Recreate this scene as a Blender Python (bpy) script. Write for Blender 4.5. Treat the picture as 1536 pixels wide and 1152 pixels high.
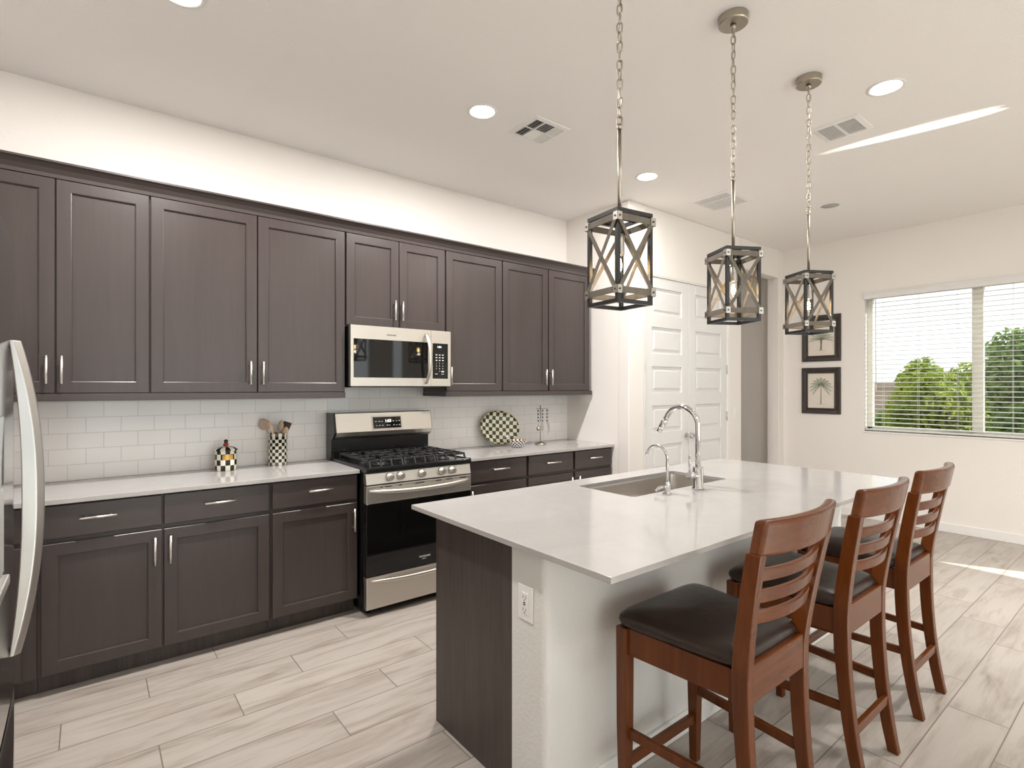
import bpy, bmesh, math, random
from math import sin, cos, pi, radians, atan2, sqrt
from mathutils import Vector, Matrix

random.seed(7)
for o in list(bpy.data.objects):
    bpy.data.objects.remove(o)
S = bpy.context.scene
C = S.collection

# ------------------------------------------------------------------ camera, world, sun, exposure
F_PX = 801.0
YAW = math.atan(633.0 / 801.0)
CAM_Z = 1.432
cd = bpy.data.cameras.new('camera')
cam = bpy.data.objects.new('camera', cd)
C.objects.link(cam)
cd.sensor_width = 36.0
cd.lens = 36.0 * F_PX / 1536.0
cd.shift_y = 5.0 / 1536.0
cd.clip_start = 0.02
cd.clip_end = 200
cam.location = (0, 0, CAM_Z)
cam.rotation_euler = (pi / 2, 0, -YAW)
S.camera = cam

W = bpy.data.worlds.new('world')
S.world = W
W.use_nodes = True
wb = W.node_tree.nodes['Background']
wb.inputs['Color'].default_value = (0.98, 0.99, 1.0, 1)
wb.inputs['Strength'].default_value = 1.6

sd = bpy.data.lights.new('sun', 'SUN')
sd.energy = 8.0
sd.angle = 0.009
sd.color = (1.0, 0.97, 0.92)
sun = bpy.data.objects.new('sun', sd)
C.objects.link(sun)
SUN_DIR = Vector((-0.39 * cos(radians(34.8)), 0.92 * cos(radians(34.8)), -sin(radians(34.8))))
sun.rotation_euler = SUN_DIR.to_track_quat('-Z', 'Y').to_euler()
sun.location = (12, -14, 14)

def glint(loc, a, bpt, width, power):
    """Added spot lamp standing in for sun reflected up on to the ceiling, from a to bpt."""
    l = bpy.data.lights.new('glint_spot', 'SPOT')
    o = bpy.data.objects.new('glint_spot', l)
    C.objects.link(o)
    loc, a, bpt = Vector(loc), Vector(a), Vector(bpt)
    z = (loc - (a + bpt) / 2).normalized()
    va, vb = (a - loc).normalized(), (bpt - loc).normalized()
    x = (vb - va)
    x = (x - z * x.dot(z)).normalized()
    y = z.cross(x)
    half = va.angle(vb) / 2
    l.spot_size = half * 2
    l.spot_blend = 0.25
    l.energy = power
    l.color = (1.0, 0.95, 0.86)
    l.shadow_soft_size = 0.004
    o.matrix_world = Matrix.Translation(loc) @ Matrix((x, y, z)).transposed().to_4x4() @ Matrix.Diagonal((1, width, 1, 1))


glint((7.3, -2.45, 1.62), (4.10, 1.62, 3.095), (4.23, 0.62, 3.095), 0.09, 1300)
glint((7.3, -2.45, 1.62), (4.12, 1.50, 3.095), (4.285, 0.62, 3.095), 0.13, 1500)
glint((7.3, -2.45, 1.62), (4.69, 1.80, 3.095), (4.80, 1.50, 3.095), 0.12, 800)

S.view_settings.view_transform = 'Standard'
S.view_settings.look = 'None'
S.view_settings.gamma = 1.0
S.view_settings.exposure = 0.83
S.view_settings.use_curve_mapping = False
S.cycles.use_denoising = True
S.cycles.max_bounces = 10
S.cycles.diffuse_bounces = 6
S.cycles.glossy_bounces = 6
S.cycles.transparent_max_bounces = 16
S.cycles.sample_clamp_indirect = 6.0
S.cycles.caustics_reflective = False
S.cycles.caustics_refractive = False

# ------------------------------------------------------------------ layout constants (metres)
WALL_Y = 3.86      # tiled back wall
CEIL = 3.095
RIGHT_X = 6.66
LEFT_X = -0.95
REAR_Y = -3.6
STUB_X = 3.745
DOOR_Y = 3.07
CT = 0.914         # worktop height
BASE_Y = 3.255     # base door fronts
UP_Y = 3.50        # wall cabinet door fronts
CAN_POWER = 8.0
CAN_POWER_COOK = 28.0


def portal(name, loc, rot, sx, sy):
    l = bpy.data.lights.new(name, 'AREA')
    l.shape = 'RECTANGLE'
    l.size = sx
    l.size_y = sy
    l.cycles.is_portal = True
    o = bpy.data.objects.new(name, l)
    C.objects.link(o)
    o.location = loc
    o.rotation_euler = rot
    return o


portal('daylight_portal', (2.0, REAR_Y - 0.02, 1.35), (pi / 2, 0, 0), 5.2, 2.5)
portal('daylight_portal', (5.19, REAR_Y - 0.02, 1.35), (pi / 2, 0, 0), 0.34, 2.5)
portal('daylight_portal', (RIGHT_X + 0.02, -2.48, 1.22), (pi / 2, 0, pi / 2), 1.84, 2.36)
portal('daylight_portal', (RIGHT_X + 0.1, 1.26, 1.71), (pi / 2, 0, pi / 2), 1.87, 1.5)


# ------------------------------------------------------------------ node materials
class NT:
    def __init__(self, name):
        self.m = bpy.data.materials.new(name)
        self.m.use_nodes = True
        self.t = self.m.node_tree
        self.b = self.t.nodes['Principled BSDF']
        self.out = self.t.nodes['Material Output']

    def n(self, kind, **kw):
        nd = self.t.nodes.new(kind)
        for k, v in kw.items():
            setattr(nd, k, v)
        return nd

    def l(self, a, b):
        self.t.links.new(a, b)

    def val(self, sock, v):
        if hasattr(v, 'is_linked') or hasattr(v, 'links'):
            self.l(v, sock)
        else:
            sock.default_value = v

    def math(self, op, a, b=None, c=None):
        nd = self.n('ShaderNodeMath', operation=op)
        self.val(nd.inputs[0], a)
        if b is not None:
            self.val(nd.inputs[1], b)
        if c is not None:
            self.val(nd.inputs[2], c)
        return nd.outputs[0]

    def coords(self, kind='Object', scale=(1, 1, 1), rot=(0, 0, 0)):
        tc = self.n('ShaderNodeTexCoord')
        mp = self.n('ShaderNodeMapping')
        mp.inputs['Scale'].default_value = scale
        mp.inputs['Rotation'].default_value = rot
        self.l(tc.outputs[kind], mp.inputs['Vector'])
        return mp.outputs['Vector']

    def noise(self, vec, scale=5.0, detail=4.0, rough=0.55, dist=0.0):
        nd = self.n('ShaderNodeTexNoise')
        self.l(vec, nd.inputs['Vector'])
        nd.inputs['Scale'].default_value = scale
        nd.inputs['Detail'].default_value = detail
        nd.inputs['Roughness'].default_value = rough
        nd.inputs['Distortion'].default_value = dist
        return nd.outputs['Fac']

    def ramp(self, fac, stops):
        nd = self.n('ShaderNodeValToRGB')
        e = nd.color_ramp.elements
        while len(e) < len(stops):
            e.new(0.5)
        for k, (p, c) in enumerate(stops):
            e[k].position = p
            e[k].color = (c[0], c[1], c[2], 1)
        self.l(fac, nd.inputs['Fac'])
        return nd.outputs['Color']

    def mix(self, fac, a, b, mode='MIX'):
        nd = self.n('ShaderNodeMix', data_type='RGBA', blend_type=mode)
        self.val(nd.inputs[0], fac)
        for s, v in ((nd.inputs[6], a), (nd.inputs[7], b)):
            if isinstance(v, tuple):
                s.default_value = (v[0], v[1], v[2], 1)
            else:
                self.l(v, s)
        return nd.outputs[2]

    def bump(self, h, strength=0.2, dist=0.01):
        nd = self.n('ShaderNodeBump')
        nd.inputs['Strength'].default_value = strength
        nd.inputs['Distance'].default_value = dist
        self.l(h, nd.inputs['Height'])
        self.l(nd.outputs['Normal'], self.b.inputs['Normal'])

    def base(self, c):
        if isinstance(c, tuple):
            self.b.inputs['Base Color'].default_value = (c[0], c[1], c[2], 1)
        else:
            self.l(c, self.b.inputs['Base Color'])
        return self

    def set(self, **kw):
        for k, v in kw.items():
            self.b.inputs[k.replace('_', ' ')].default_value = v
        return self


def plain(name, col, rough=0.5, metal=0.0, var=0.06, scale=14.0, **kw):
    """One colour with a slight procedural variation."""
    n = NT(name)
    f = n.noise(n.coords(), scale, 3)
    lo = tuple(max(0, c * (1 - var)) for c in col)
    hi = tuple(min(1, c * (1 + var)) for c in col)
    n.base(n.ramp(f, [(0.3, lo), (0.7, hi)]))
    n.set(Roughness=rough, Metallic=metal, **kw)
    return n.m


def paint(name, col, rough=0.75, strength=0.10):
    n = NT(name)
    v = n.coords()
    f = n.noise(v, 1.2, 2)
    n.base(n.ramp(f, [(0.3, tuple(c * 0.985 for c in col)), (0.7, col)]))
    n.set(Roughness=rough)
    h = n.noise(v, 75.0, 3, 0.5)
    n.bump(n.ramp(h, [(0.42, (0, 0, 0)), (0.62, (1, 1, 1))]), strength, 0.004)
    return n.m


def wood(name, c1, c2, rough, axis='z', scale=1.0, spread=(0.3, 0.7), coat=0.0, spec=0.5):
    n = NT(name)
    sc = {'z': (22, 22, 1.3), 'x': (1.3, 22, 22), 'y': (22, 1.3, 22)}[axis]
    v = n.coords(scale=tuple(s * scale for s in sc))
    f = n.noise(v, 2.2, 6, 0.62, 0.6)
    v2 = n.coords(scale=tuple(s * scale * 0.22 for s in sc))
    g = n.noise(v2, 2.0, 3, 0.5)
    mixf = n.math('ADD', n.math('MULTIPLY', f, 0.6), n.math('MULTIPLY', g, 0.4))
    n.base(n.ramp(mixf, [(spread[0], c1), (spread[1], c2)]))
    n.set(Roughness=rough, Coat_Weight=coat, Coat_Roughness=0.15, Specular_IOR_Level=spec)
    n.bump(f, 0.04, 0.001)
    return n.m


def brushed(name, col, rough, axis='x', metal=1.0):
    n = NT(name)
    sc = {'z': (90, 90, 2), 'x': (2, 90, 90), 'y': (90, 2, 90)}[axis]
    f = n.noise(n.coords(scale=sc), 3.0, 2)
    n.base(n.ramp(f, [(0.3, tuple(c * 0.97 for c in col)), (0.7, col)]))
    n.set(Metallic=metal, Roughness=rough)
    return n.m


def floor_material():
    n = NT('plank_tile')
    tc = n.n('ShaderNodeTexCoord')
    sp = n.n('ShaderNodeSeparateXYZ')
    n.l(tc.outputs['Object'], sp.inputs[0])
    x, y = sp.outputs[0], sp.outputs[1]
    P, L = 0.209, 0.937
    rowf = n.math('DIVIDE', n.math('SUBTRACT', 2.97 + P, y), P)
    row = n.math('FLOOR', rowf)
    fy = n.math('SUBTRACT', rowf, row)
    u = n.math('DIVIDE', n.math('ADD', n.math('SUBTRACT', x, 0.216), n.math('MULTIPLY', row, L / 3)), L)
    ti = n.math('FLOOR', u)
    fx = n.math('SUBTRACT', u, ti)
    gy, gx = 0.0023 / P, 0.0023 / L
    dy = n.math('MINIMUM', fy, n.math('SUBTRACT', 1.0, fy))
    dx = n.math('MINIMUM', fx, n.math('SUBTRACT', 1.0, fx))
    g = n.math('MAXIMUM', n.math('LESS_THAN', dy, gy), n.math('LESS_THAN', dx, gx))
    cmb = n.n('ShaderNodeCombineXYZ')
    n.l(row, cmb.inputs[0])
    n.l(ti, cmb.inputs[1])
    wn = n.n('ShaderNodeTexWhiteNoise', noise_dimensions='3D')
    n.l(cmb.outputs[0], wn.inputs['Vector'])
    r1 = wn.outputs['Value']
    off = n.n('ShaderNodeCombineXYZ')
    n.l(n.math('MULTIPLY_ADD', r1, 37.0, n.math('MULTIPLY', x, 1.5)), off.inputs[0])
    n.l(n.math('MULTIPLY_ADD', r1, 11.0, n.math('MULTIPLY', y, 9.0)), off.inputs[1])
    n.l(n.math('MULTIPLY', r1, 23.0), off.inputs[2])
    f = n.noise(off.outputs[0], 1.3, 5, 0.55, 0.9)
    off2 = n.n('ShaderNodeCombineXYZ')
    n.l(n.math('MULTIPLY_ADD', r1, 17.0, n.math('MULTIPLY', x, 3.0)), off2.inputs[0])
    n.l(n.math('MULTIPLY_ADD', r1, 5.0, n.math('MULTIPLY', y, 45.0)), off2.inputs[1])
    h = n.noise(off2.outputs[0], 1.6, 4, 0.6, 0.4)
    fac = n.math('ADD', n.math('MULTIPLY', f, 0.72), n.math('MULTIPLY', h, 0.28))
    col = n.ramp(fac, [(0.30, (0.26, 0.218, 0.19)), (0.42, (0.37, 0.325, 0.29)), (0.53, (0.435, 0.395, 0.36)), (0.75, (0.475, 0.437, 0.402))])
    tint = n.ramp(r1, [(0.0, (0.90, 0.89, 0.88)), (1.0, (1.03, 1.03, 1.02))])
    col = n.mix(1.0, col, tint, 'MULTIPLY')
    col = n.mix(g, col, (0.18, 0.15, 0.125))
    n.base(col)
    n.set(Roughness=0.38, Specular_IOR_Level=0.4)
    n.bump(n.math('SUBTRACT', 1.0, g), 0.25, 0.002)
    return n.m


def tile_material():
    n = NT('subway_tile')
    tc = n.n('ShaderNodeTexCoord')
    sp = n.n('ShaderNodeSeparateXYZ')
    n.l(tc.outputs['Object'], sp.inputs[0])
    cm = n.n('ShaderNodeCombineXYZ')
    n.l(n.math('ADD', sp.outputs[0], 0.018), cm.inputs[0])
    n.l(n.math('SUBTRACT', sp.outputs[2], 0.914), cm.inputs[1])
    br = n.n('ShaderNodeTexBrick')
    n.l(cm.outputs[0], br.inputs['Vector'])
    br.offset = 0.5
    br.inputs['Scale'].default_value = 1.0
    br.inputs['Brick Width'].default_value = 0.1605
    br.inputs['Row Height'].default_value = 0.0872
    br.inputs['Mortar Size'].default_value = 0.0016
    br.inputs['Mortar Smooth'].default_value = 0.6
    br.inputs['Color1'].default_value = (0.87, 0.85, 0.835, 1)
    br.inputs['Color2'].default_value = (0.85, 0.83, 0.815, 1)
    br.inputs['Mortar'].default_value = (0.60, 0.58, 0.55, 1)
    n.base(br.outputs['Color'])
    n.set(Roughness=0.12)
    n.bump(n.math('SUBTRACT', 1.0, br.outputs['Fac']), 0.35, 0.003)
    return n.m


def quartz_material():
    n = NT('white_quartz')
    v = n.coords()
    f = n.noise(v, 1.6, 6, 0.6, 1.8)
    g = n.noise(v, 90.0, 2)
    a = n.ramp(f, [(0.38, (0.43, 0.417, 0.408)), (0.50, (0.415, 0.402, 0.393)), (0.62, (0.435, 0.422, 0.413))])
    b = n.ramp(g, [(0.35, (0.97, 0.97, 0.97)), (0.6, (1, 1, 1))])
    n.base(n.mix(1.0, a, b, 'MULTIPLY'))
    n.set(Roughness=0.10, Specular_IOR_Level=0.55)
    return n.m


def checker_cyl(name, cols, rowh, c1, c2, rough=0.15, noise=0.0):
    """Checks wrapped round the object's own vertical axis."""
    n = NT(name)
    tc = n.n('ShaderNodeTexCoord')
    sp = n.n('ShaderNodeSeparateXYZ')
    n.l(tc.outputs['Object'], sp.inputs[0])
    ang = n.math('ARCTAN2', sp.outputs[1], sp.outputs[0])
    a = n.math('FLOOR', n.math('MULTIPLY', ang, cols / (2 * pi)))
    b = n.math('FLOOR', n.math('DIVIDE', sp.outputs[2], rowh))
    m = n.math('FLOORED_MODULO', n.math('ADD', a, b), 2.0)
    n.base(n.mix(m, c1, c2))
    n.set(Roughness=rough)
    return n.m


def checker_flat(name, size, c1, c2, ax=(0, 2), rot=0.0):
    n = NT(name)
    v = n.coords(rot=(0, rot, 0))
    sp = n.n('ShaderNodeSeparateXYZ')
    n.l(v, sp.inputs[0])
    a = n.math('FLOOR', n.math('DIVIDE', sp.outputs[ax[0]], size))
    b = n.math('FLOOR', n.math('DIVIDE', sp.outputs[ax[1]], size))
    m = n.math('FLOORED_MODULO', n.math('ADD', a, b), 2.0)
    f = n.noise(v, 30, 2)
    k = n.ramp(f, [(0.3, c1), (0.7, tuple(min(1, c * 1.6 + 0.015) for c in c1))])
    n.base(n.mix(m, k, c2))
    n.set(Roughness=0.18)
    return n.m


def emit(name, col, strength):
    n = NT(name)
    e = n.n('ShaderNodeEmission')
    f = n.noise(n.coords(), 3.0, 1)
    n.l(n.ramp(f, [(0.2, tuple(c * 0.98 for c in col)), (0.8, col)]), e.inputs['Color'])
    e.inputs['Strength'].default_value = strength
    n.l(e.outputs[0], n.out.inputs['Surface'])
    return n.m


def thin_glass(name, tint=(0.97, 1.0, 0.99), refl=0.07):
    n = NT(name)
    tr = n.n('ShaderNodeBsdfTransparent')
    tr.inputs['Color'].default_value = (*tint, 1)
    gl = n.n('ShaderNodeBsdfGlossy')
    gl.inputs['Roughness'].default_value = 0.02
    mx = n.n('ShaderNodeMixShader')
    lw = n.n('ShaderNodeLayerWeight')
    lw.inputs['Blend'].default_value = 0.5
    n.l(n.math('MULTIPLY_ADD', n.math('POWER', lw.outputs['Facing'], 5.0), 0.6, refl * 0.5), mx.inputs['Fac'])
    n.l(tr.outputs[0], mx.inputs[1])
    n.l(gl.outputs[0], mx.inputs[2])
    n.l(mx.outputs[0], n.out.inputs['Surface'])
    return n.m


def leaf_material(name, c1, c2):
    n = NT(name)
    f = n.noise(n.coords(), 2.2, 4)
    n.base(n.ramp(f, [(0.35, c1), (0.65, c2)]))
    n.set(Roughness=0.5, Transmission_Weight=0.0)
    df = n.n('ShaderNodeBsdfTranslucent')
    df.inputs['Color'].default_value = (c2[0] * 1.3, c2[1] * 1.3, c2[2], 1)
    mx = n.n('ShaderNodeMixShader')
    mx.inputs['Fac'].default_value = 0.35
    n.l(n.b.outputs[0], mx.inputs[1])
    n.l(df.outputs[0], mx.inputs[2])
    n.l(mx.outputs[0], n.out.inputs['Surface'])
    return n.m


def leather_material():
    n = NT('brown_leather')
    v = n.coords()
    f = n.noise(v, 6.0, 4)
    n.base(n.ramp(f, [(0.3, (0.022, 0.013, 0.010)), (0.7, (0.036, 0.023, 0.018))]))
    n.set(Roughness=0.30, Specular_IOR_Level=0.28)
    w = n.noise(v, 18.0, 5, 0.6, 1.5)
    n.bump(w, 0.25, 0.006)
    return n.m


M = {}
M['wall'] = paint('wall_paint', (0.84, 0.805, 0.77))
M['ceiling'] = paint('ceiling_paint', (0.86, 0.835, 0.815), strength=0.18)
M['island_wall'] = paint('island_paint', (0.72, 0.71, 0.69), strength=0.16)
M['trim'] = plain('white_trim', (0.83, 0.82, 0.80), 0.35, var=0.015)
M['door'] = plain('white_door', (0.76, 0.755, 0.75), 0.32, var=0.012)
M['floor'] = floor_material()
M['tile'] = tile_material()
M['quartz'] = quartz_material()
CB1, CB2 = (0.040, 0.0295, 0.0275), (0.058, 0.0445, 0.042)
M['cab'] = wood('espresso_wood', CB1, CB2, 0.31, 'z', spread=(0.25, 0.75))
M['cabx'] = wood('espresso_wood_across', CB1, CB2, 0.31, 'x', spread=(0.25, 0.75))
M['panelwood'] = wood('espresso_laminate', (0.028, 0.020, 0.018), (0.075, 0.056, 0.050), 0.42, 'z', 1.6)
M['dark'] = plain('dark_recess', (0.012, 0.010, 0.009), 0.7)
M['steel'] = brushed('stainless_steel', (0.62, 0.58, 0.53), 0.38, 'x')
M['steelv'] = brushed('stainless_fridge', (0.56, 0.54, 0.52), 0.13, 'z')
M['pull'] = brushed('stainless_pull', (0.50, 0.485, 0.47), 0.36, 'z')
M['satin'] = brushed('satin_nickel', (0.80, 0.78, 0.75), 0.30, 'x')
M['nickel'] = brushed('brushed_nickel', (0.44, 0.40, 0.335), 0.30, 'x')
M['clip'] = brushed('pale_nickel', (0.47, 0.44, 0.40), 0.35, 'x')
M['chrome'] = plain('chrome', (0.66, 0.66, 0.67), 0.03, 1.0, var=0.01)
M['sink'] = brushed('sink_steel', (0.66, 0.63, 0.59), 0.30, 'x', 1.0)
M['blackglass'] = plain('black_glass', (0.004, 0.004, 0.004), 0.04, var=0.2)
M['enamel'] = plain('black_enamel', (0.012, 0.012, 0.012), 0.16, var=0.2)
M['iron'] = plain('cast_iron', (0.016, 0.016, 0.016), 0.45, var=0.3, scale=60)
M['plasticblack'] = plain('black_plastic', (0.015, 0.015, 0.015), 0.35)
M['lettergrey'] = plain('printed_grey', (0.62, 0.62, 0.60), 0.5)
M['display'] = emit('lit_display', (0.9, 0.97, 1.0), 1.6)
M['cherry'] = wood('cherry_wood', (0.066, 0.0155, 0.003), (0.148, 0.041, 0.008), 0.24, 'z', 0.8, spec=0.32)
M['cherryx'] = wood('cherry_wood_across', (0.066, 0.0155, 0.003), (0.148, 0.041, 0.008), 0.24, 'x', 0.8, spec=0.32)
M['leather'] = leather_material()
M['blackmetal'] = plain('black_metal', (0.013, 0.012, 0.012), 0.38)
M['greywood'] = wood('weathered_wood', (0.095, 0.080, 0.062), (0.165, 0.143, 0.113), 0.6, 'z', 1.5)
M['bolt'] = plain('bolt_dark', (0.10, 0.09, 0.08), 0.4, 1.0)
M['filament'] = emit('filament', (1.0, 0.66, 0.28), 60.0)
M['bulb'] = thin_glass('bulb_glass', (1.0, 0.97, 0.92))
M['glass'] = thin_glass('window_glass')
M['dimglass'] = thin_glass('dimmed_window_glass', (0.66, 0.68, 0.675))  # grey tint added to the panes to dim the bright sky behind them
M['can'] = emit('downlight_lens', (1.0, 0.95, 0.86), 9.0)
M['offlens'] = plain('unlit_lens', (0.42, 0.41, 0.41), 0.5)
M['ventdark'] = plain('vent_duct', (0.09, 0.09, 0.09), 0.8)
M['ventwhite'] = plain('vent_white', (0.80, 0.79, 0.77), 0.4, var=0.02)
M['blind'] = plain('blind_white', (0.74, 0.735, 0.715), 0.4, var=0.015)
M['vinyl'] = plain('window_vinyl', (0.78, 0.76, 0.68), 0.4, var=0.02)
M['cord'] = plain('blind_cord', (0.82, 0.82, 0.80), 0.7)
M['frame'] = wood('picture_frame_wood', (0.020, 0.014, 0.011), (0.055, 0.042, 0.034), 0.45, 'z', 3.0)
M['paper'] = plain('print_paper', (0.74, 0.68, 0.60), 0.8, var=0.03)
M['palmgreen'] = plain('palm_ink_green', (0.20, 0.245, 0.17), 0.8, var=0.3, scale=80)
M['palmbrown'] = plain('palm_ink_brown', (0.20, 0.165, 0.135), 0.8, var=0.3, scale=80)
BLK, IVY = (0.016, 0.012, 0.010), (0.86, 0.84, 0.72)
M['chk_can'] = checker_cyl('courtly_checks_wide', 14, 0.0345, IVY, BLK)
M['chk_crock'] = checker_cyl('courtly_checks_fine', 18, 0.0215, BLK, IVY)
M['chk_rim'] = checker_cyl('black_white_stripes', 18, 0.5, (0.12, 0.10, 0.09), (0.74, 0.70, 0.62))
M['chk_lid'] = checker_cyl('lid_checks', 14, 0.05, BLK, IVY)
M['chk_plate'] = checker_flat('plate_checks', 0.0335, (0.035, 0.035, 0.018), (0.86, 0.86, 0.66), rot=radians(0))
M['chk_bowl'] = checker_cyl('bowl_checks', 26, 0.0125, (0.016, 0.016, 0.02), (0.88, 0.88, 0.86))
M['chk_handle'] = checker_cyl('handle_checks', 4, 0.015, (0.016, 0.016, 0.02), (0.80, 0.80, 0.78))
M['goldedge'] = plain('gold_edge', (0.55, 0.34, 0.10), 0.3, 0.8)
M['gold'] = plain('gold_label', (0.72, 0.42, 0.10), 0.3, 0.6)
M['red'] = plain('red_glaze', (0.40, 0.025, 0.02), 0.15)
M['rosewood'] = wood('brown_spoon_wood', (0.42, 0.30, 0.23), (0.58, 0.45, 0.36), 0.5, 'z')
M['palewood'] = wood('pale_spoon_wood', (0.55, 0.38, 0.24), (0.72, 0.55, 0.38), 0.5, 'z')
M['darkwood'] = wood('dark_spatula_wood', (0.040, 0.024, 0.016), (0.09, 0.06, 0.042), 0.5, 'z')
M['plate_white'] = plain('switch_white', (0.82, 0.81, 0.78), 0.35, var=0.01)
M['soil'] = plain('garden_ground', (0.36, 0.29, 0.22), 0.9, var=0.25, scale=5)
M['block'] = plain('garden_wall_block', (0.50, 0.40, 0.34), 0.9, var=0.12, scale=5)
M['leafA'] = leaf_material('leaf_bright', (0.07, 0.14, 0.012), (0.38, 0.46, 0.04))
M['leafB'] = leaf_material('leaf_deep', (0.05, 0.12, 0.025), (0.22, 0.34, 0.08))
M['bark'] = wood('bark', (0.06, 0.045, 0.03), (0.14, 0.10, 0.07), 0.9)


# ------------------------------------------------------------------ mesh builder
class MB:
    def __init__(self):
        self.v, self.f, self.mi, self.sm = [], [], [], []
        self.cur, self.smooth = 0, False

    def mat(self, i):
        self.cur = i
        return self

    def add(self, vs, fs, smooth=None):
        o = len(self.v)
        self.v += [tuple(p) for p in vs]
        for f in fs:
            self.f.append([i + o for i in f])
            self.mi.append(self.cur)
            self.sm.append(self.smooth if smooth is None else smooth)
        return self

    def box(self, x0, x1, y0, y1, z0, z1):
        x0, x1 = min(x0, x1), max(x0, x1)
        y0, y1 = min(y0, y1), max(y0, y1)
        z0, z1 = min(z0, z1), max(z0, z1)
        v = [(x0, y0, z0), (x1, y0, z0), (x1, y1, z0), (x0, y1, z0), (x0, y0, z1), (x1, y0, z1), (x1, y1, z1), (x0, y1, z1)]
        return self.add(v, [(0, 3, 2, 1), (4, 5, 6, 7), (0, 1, 5, 4), (1, 2, 6, 5), (2, 3, 7, 6), (3, 0, 4, 7)], False)

    def loft(self, rings, cap=True, smooth=False, closed=False):
        n = len(rings[0])
        vs = [p for r in rings for p in r]
        fs = []
        m = len(rings)
        for k in range(m if closed else m - 1):
            a, b = k * n, ((k + 1) % m) * n
            for i in range(n):
                j = (i + 1) % n
                fs.append((a + i, a + j, b + j, b + i))
        self.add(vs, fs, smooth)
        if cap and not closed:
            o = len(self.v) - len(vs)
            for f in (tuple(range(n))[::-1], tuple((m - 1) * n + i for i in range(n))):
                self.f.append([i + o for i in f])
                self.mi.append(self.cur)
                self.sm.append(False)
        return self

    def cyl(self, p0, p1, r0, r1=None, n=16, cap=True, smooth=True):
        r1 = r0 if r1 is None else r1
        p0, p1 = Vector(p0), Vector(p1)
        d = (p1 - p0).normalized()
        a = d.orthogonal().normalized()
        b = d.cross(a)
        R = []
        for p, r in ((p0, r0), (p1, r1)):
            R.append([p + (a * cos(2 * pi * i / n) + b * sin(2 * pi * i / n)) * r for i in range(n)])
        return self.loft(R, cap, smooth)

    def lathe(self, prof, c=(0, 0, 0), n=32, smooth=True, cap=True):
        R = [[(c[0] + r * cos(2 * pi * i / n), c[1] + r * sin(2 * pi * i / n), c[2] + z) for i in range(n)] for r, z in prof]
        return self.loft(R, cap, smooth)

    def tube(self, pts, r, n=10, closed=False, smooth=True, cap=True):
        pts = [Vector(p) for p in pts]
        m = len(pts)
        R = []
        ref = None
        for k in range(m):
            if closed:
                t = pts[(k + 1) % m] - pts[k - 1]
            else:
                t = pts[min(k + 1, m - 1)] - pts[max(k - 1, 0)]
            t.normalize()
            if ref is None:
                ref = t.orthogonal().normalized()
            ref = (ref - t * ref.dot(t)).normalized()
            b = t.cross(ref)
            rr = r[k] if isinstance(r, (list, tuple)) else r
            R.append([pts[k] + (ref * cos(2 * pi * i / n) + b * sin(2 * pi * i / n)) * rr for i in range(n)])
        return self.loft(R, cap, smooth, closed)

    def bar(self, p0, p1, w, t, up=(0, 0, 1)):
        """Rectangular bar from p0 to p1: t thick along `up` made square to it, w wide across."""
        p0, p1 = Vector(p0), Vector(p1)
        d = (p1 - p0).normalized()
        u = Vector(up)
        u = (u - d * u.dot(d)).normalized()
        s = d.cross(u)
        return self.loft([[p + s * (w / 2) * i + u * (t / 2) * j for i, j in ((-1, -1), (1, -1), (1, 1), (-1, 1))] for p in (p0, p1)])

    def sphere(self, c, r, n=16, m=10, sz=1.0):
        prof = [(max(1e-5, r * sin(pi * k / m)), -r * sz * cos(pi * k / m)) for k in range(m + 1)]
        return self.lathe(prof, c, n, True, False)

    def xf(self, mt, start=0):
        for i in range(start, len(self.v)):
            self.v[i] = tuple(mt @ Vector(self.v[i]))
        return self


BASE = {}


def obj(name, mb, mats, parent=None, bevel=0.0, seg=2):
    off = BASE.get(parent.name, Vector((0, 0, 0))) if parent else Vector((0, 0, 0))
    me = bpy.data.meshes.new(name)
    vs = [(p[0] - off.x, p[1] - off.y, p[2] - off.z) for p in mb.v] if off.length else mb.v
    me.from_pydata(vs, [], mb.f)
    for m in (mats if isinstance(mats, (list, tuple)) else [mats]):
        me.materials.append(m)
    me.polygons.foreach_set('material_index', mb.mi)
    me.polygons.foreach_set('use_smooth', mb.sm)
    bm = bmesh.new()
    bm.from_mesh(me)
    bmesh.ops.recalc_face_normals(bm, faces=bm.faces)
    bm.to_mesh(me)
    bm.free()
    me.update()
    o = bpy.data.objects.new(name, me)
    C.objects.link(o)
    if parent:
        o.parent = parent
        BASE[o.name] = off
    if bevel:
        md = o.modifiers.new('edge', 'BEVEL')
        md.width = bevel
        md.segments = seg
        md.limit_method = 'ANGLE'
        md.angle_limit = radians(40)
    return o


def tag(o, label, cat, group=None, kind=None):
    o['label'] = label
    o['category'] = cat
    if group:
        o['group'] = group
    if kind:
        o['kind'] = kind
    return o


def thing(name, label, cat, loc=(0, 0, 0), rotz=0.0, group=None, world=True):
    """Empty at the thing's base; with world=True part meshes are written in world coordinates."""
    o = bpy.data.objects.new(name, None)
    o.empty_display_size = 0.1
    C.objects.link(o)
    o.location = loc
    o.rotation_euler = (0, 0, rotz)
    BASE[o.name] = Vector(loc) if world else Vector((0, 0, 0))
    return tag(o, label, cat, group)


def struct(name, mb, mats, parent=None, bevel=0.0):
    o = obj(name, mb, mats, parent, bevel)
    if parent is None:
        o['kind'] = 'structure'
        o['label'] = None or name.replace('_', ' ')
        del o['label']
    return o


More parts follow.
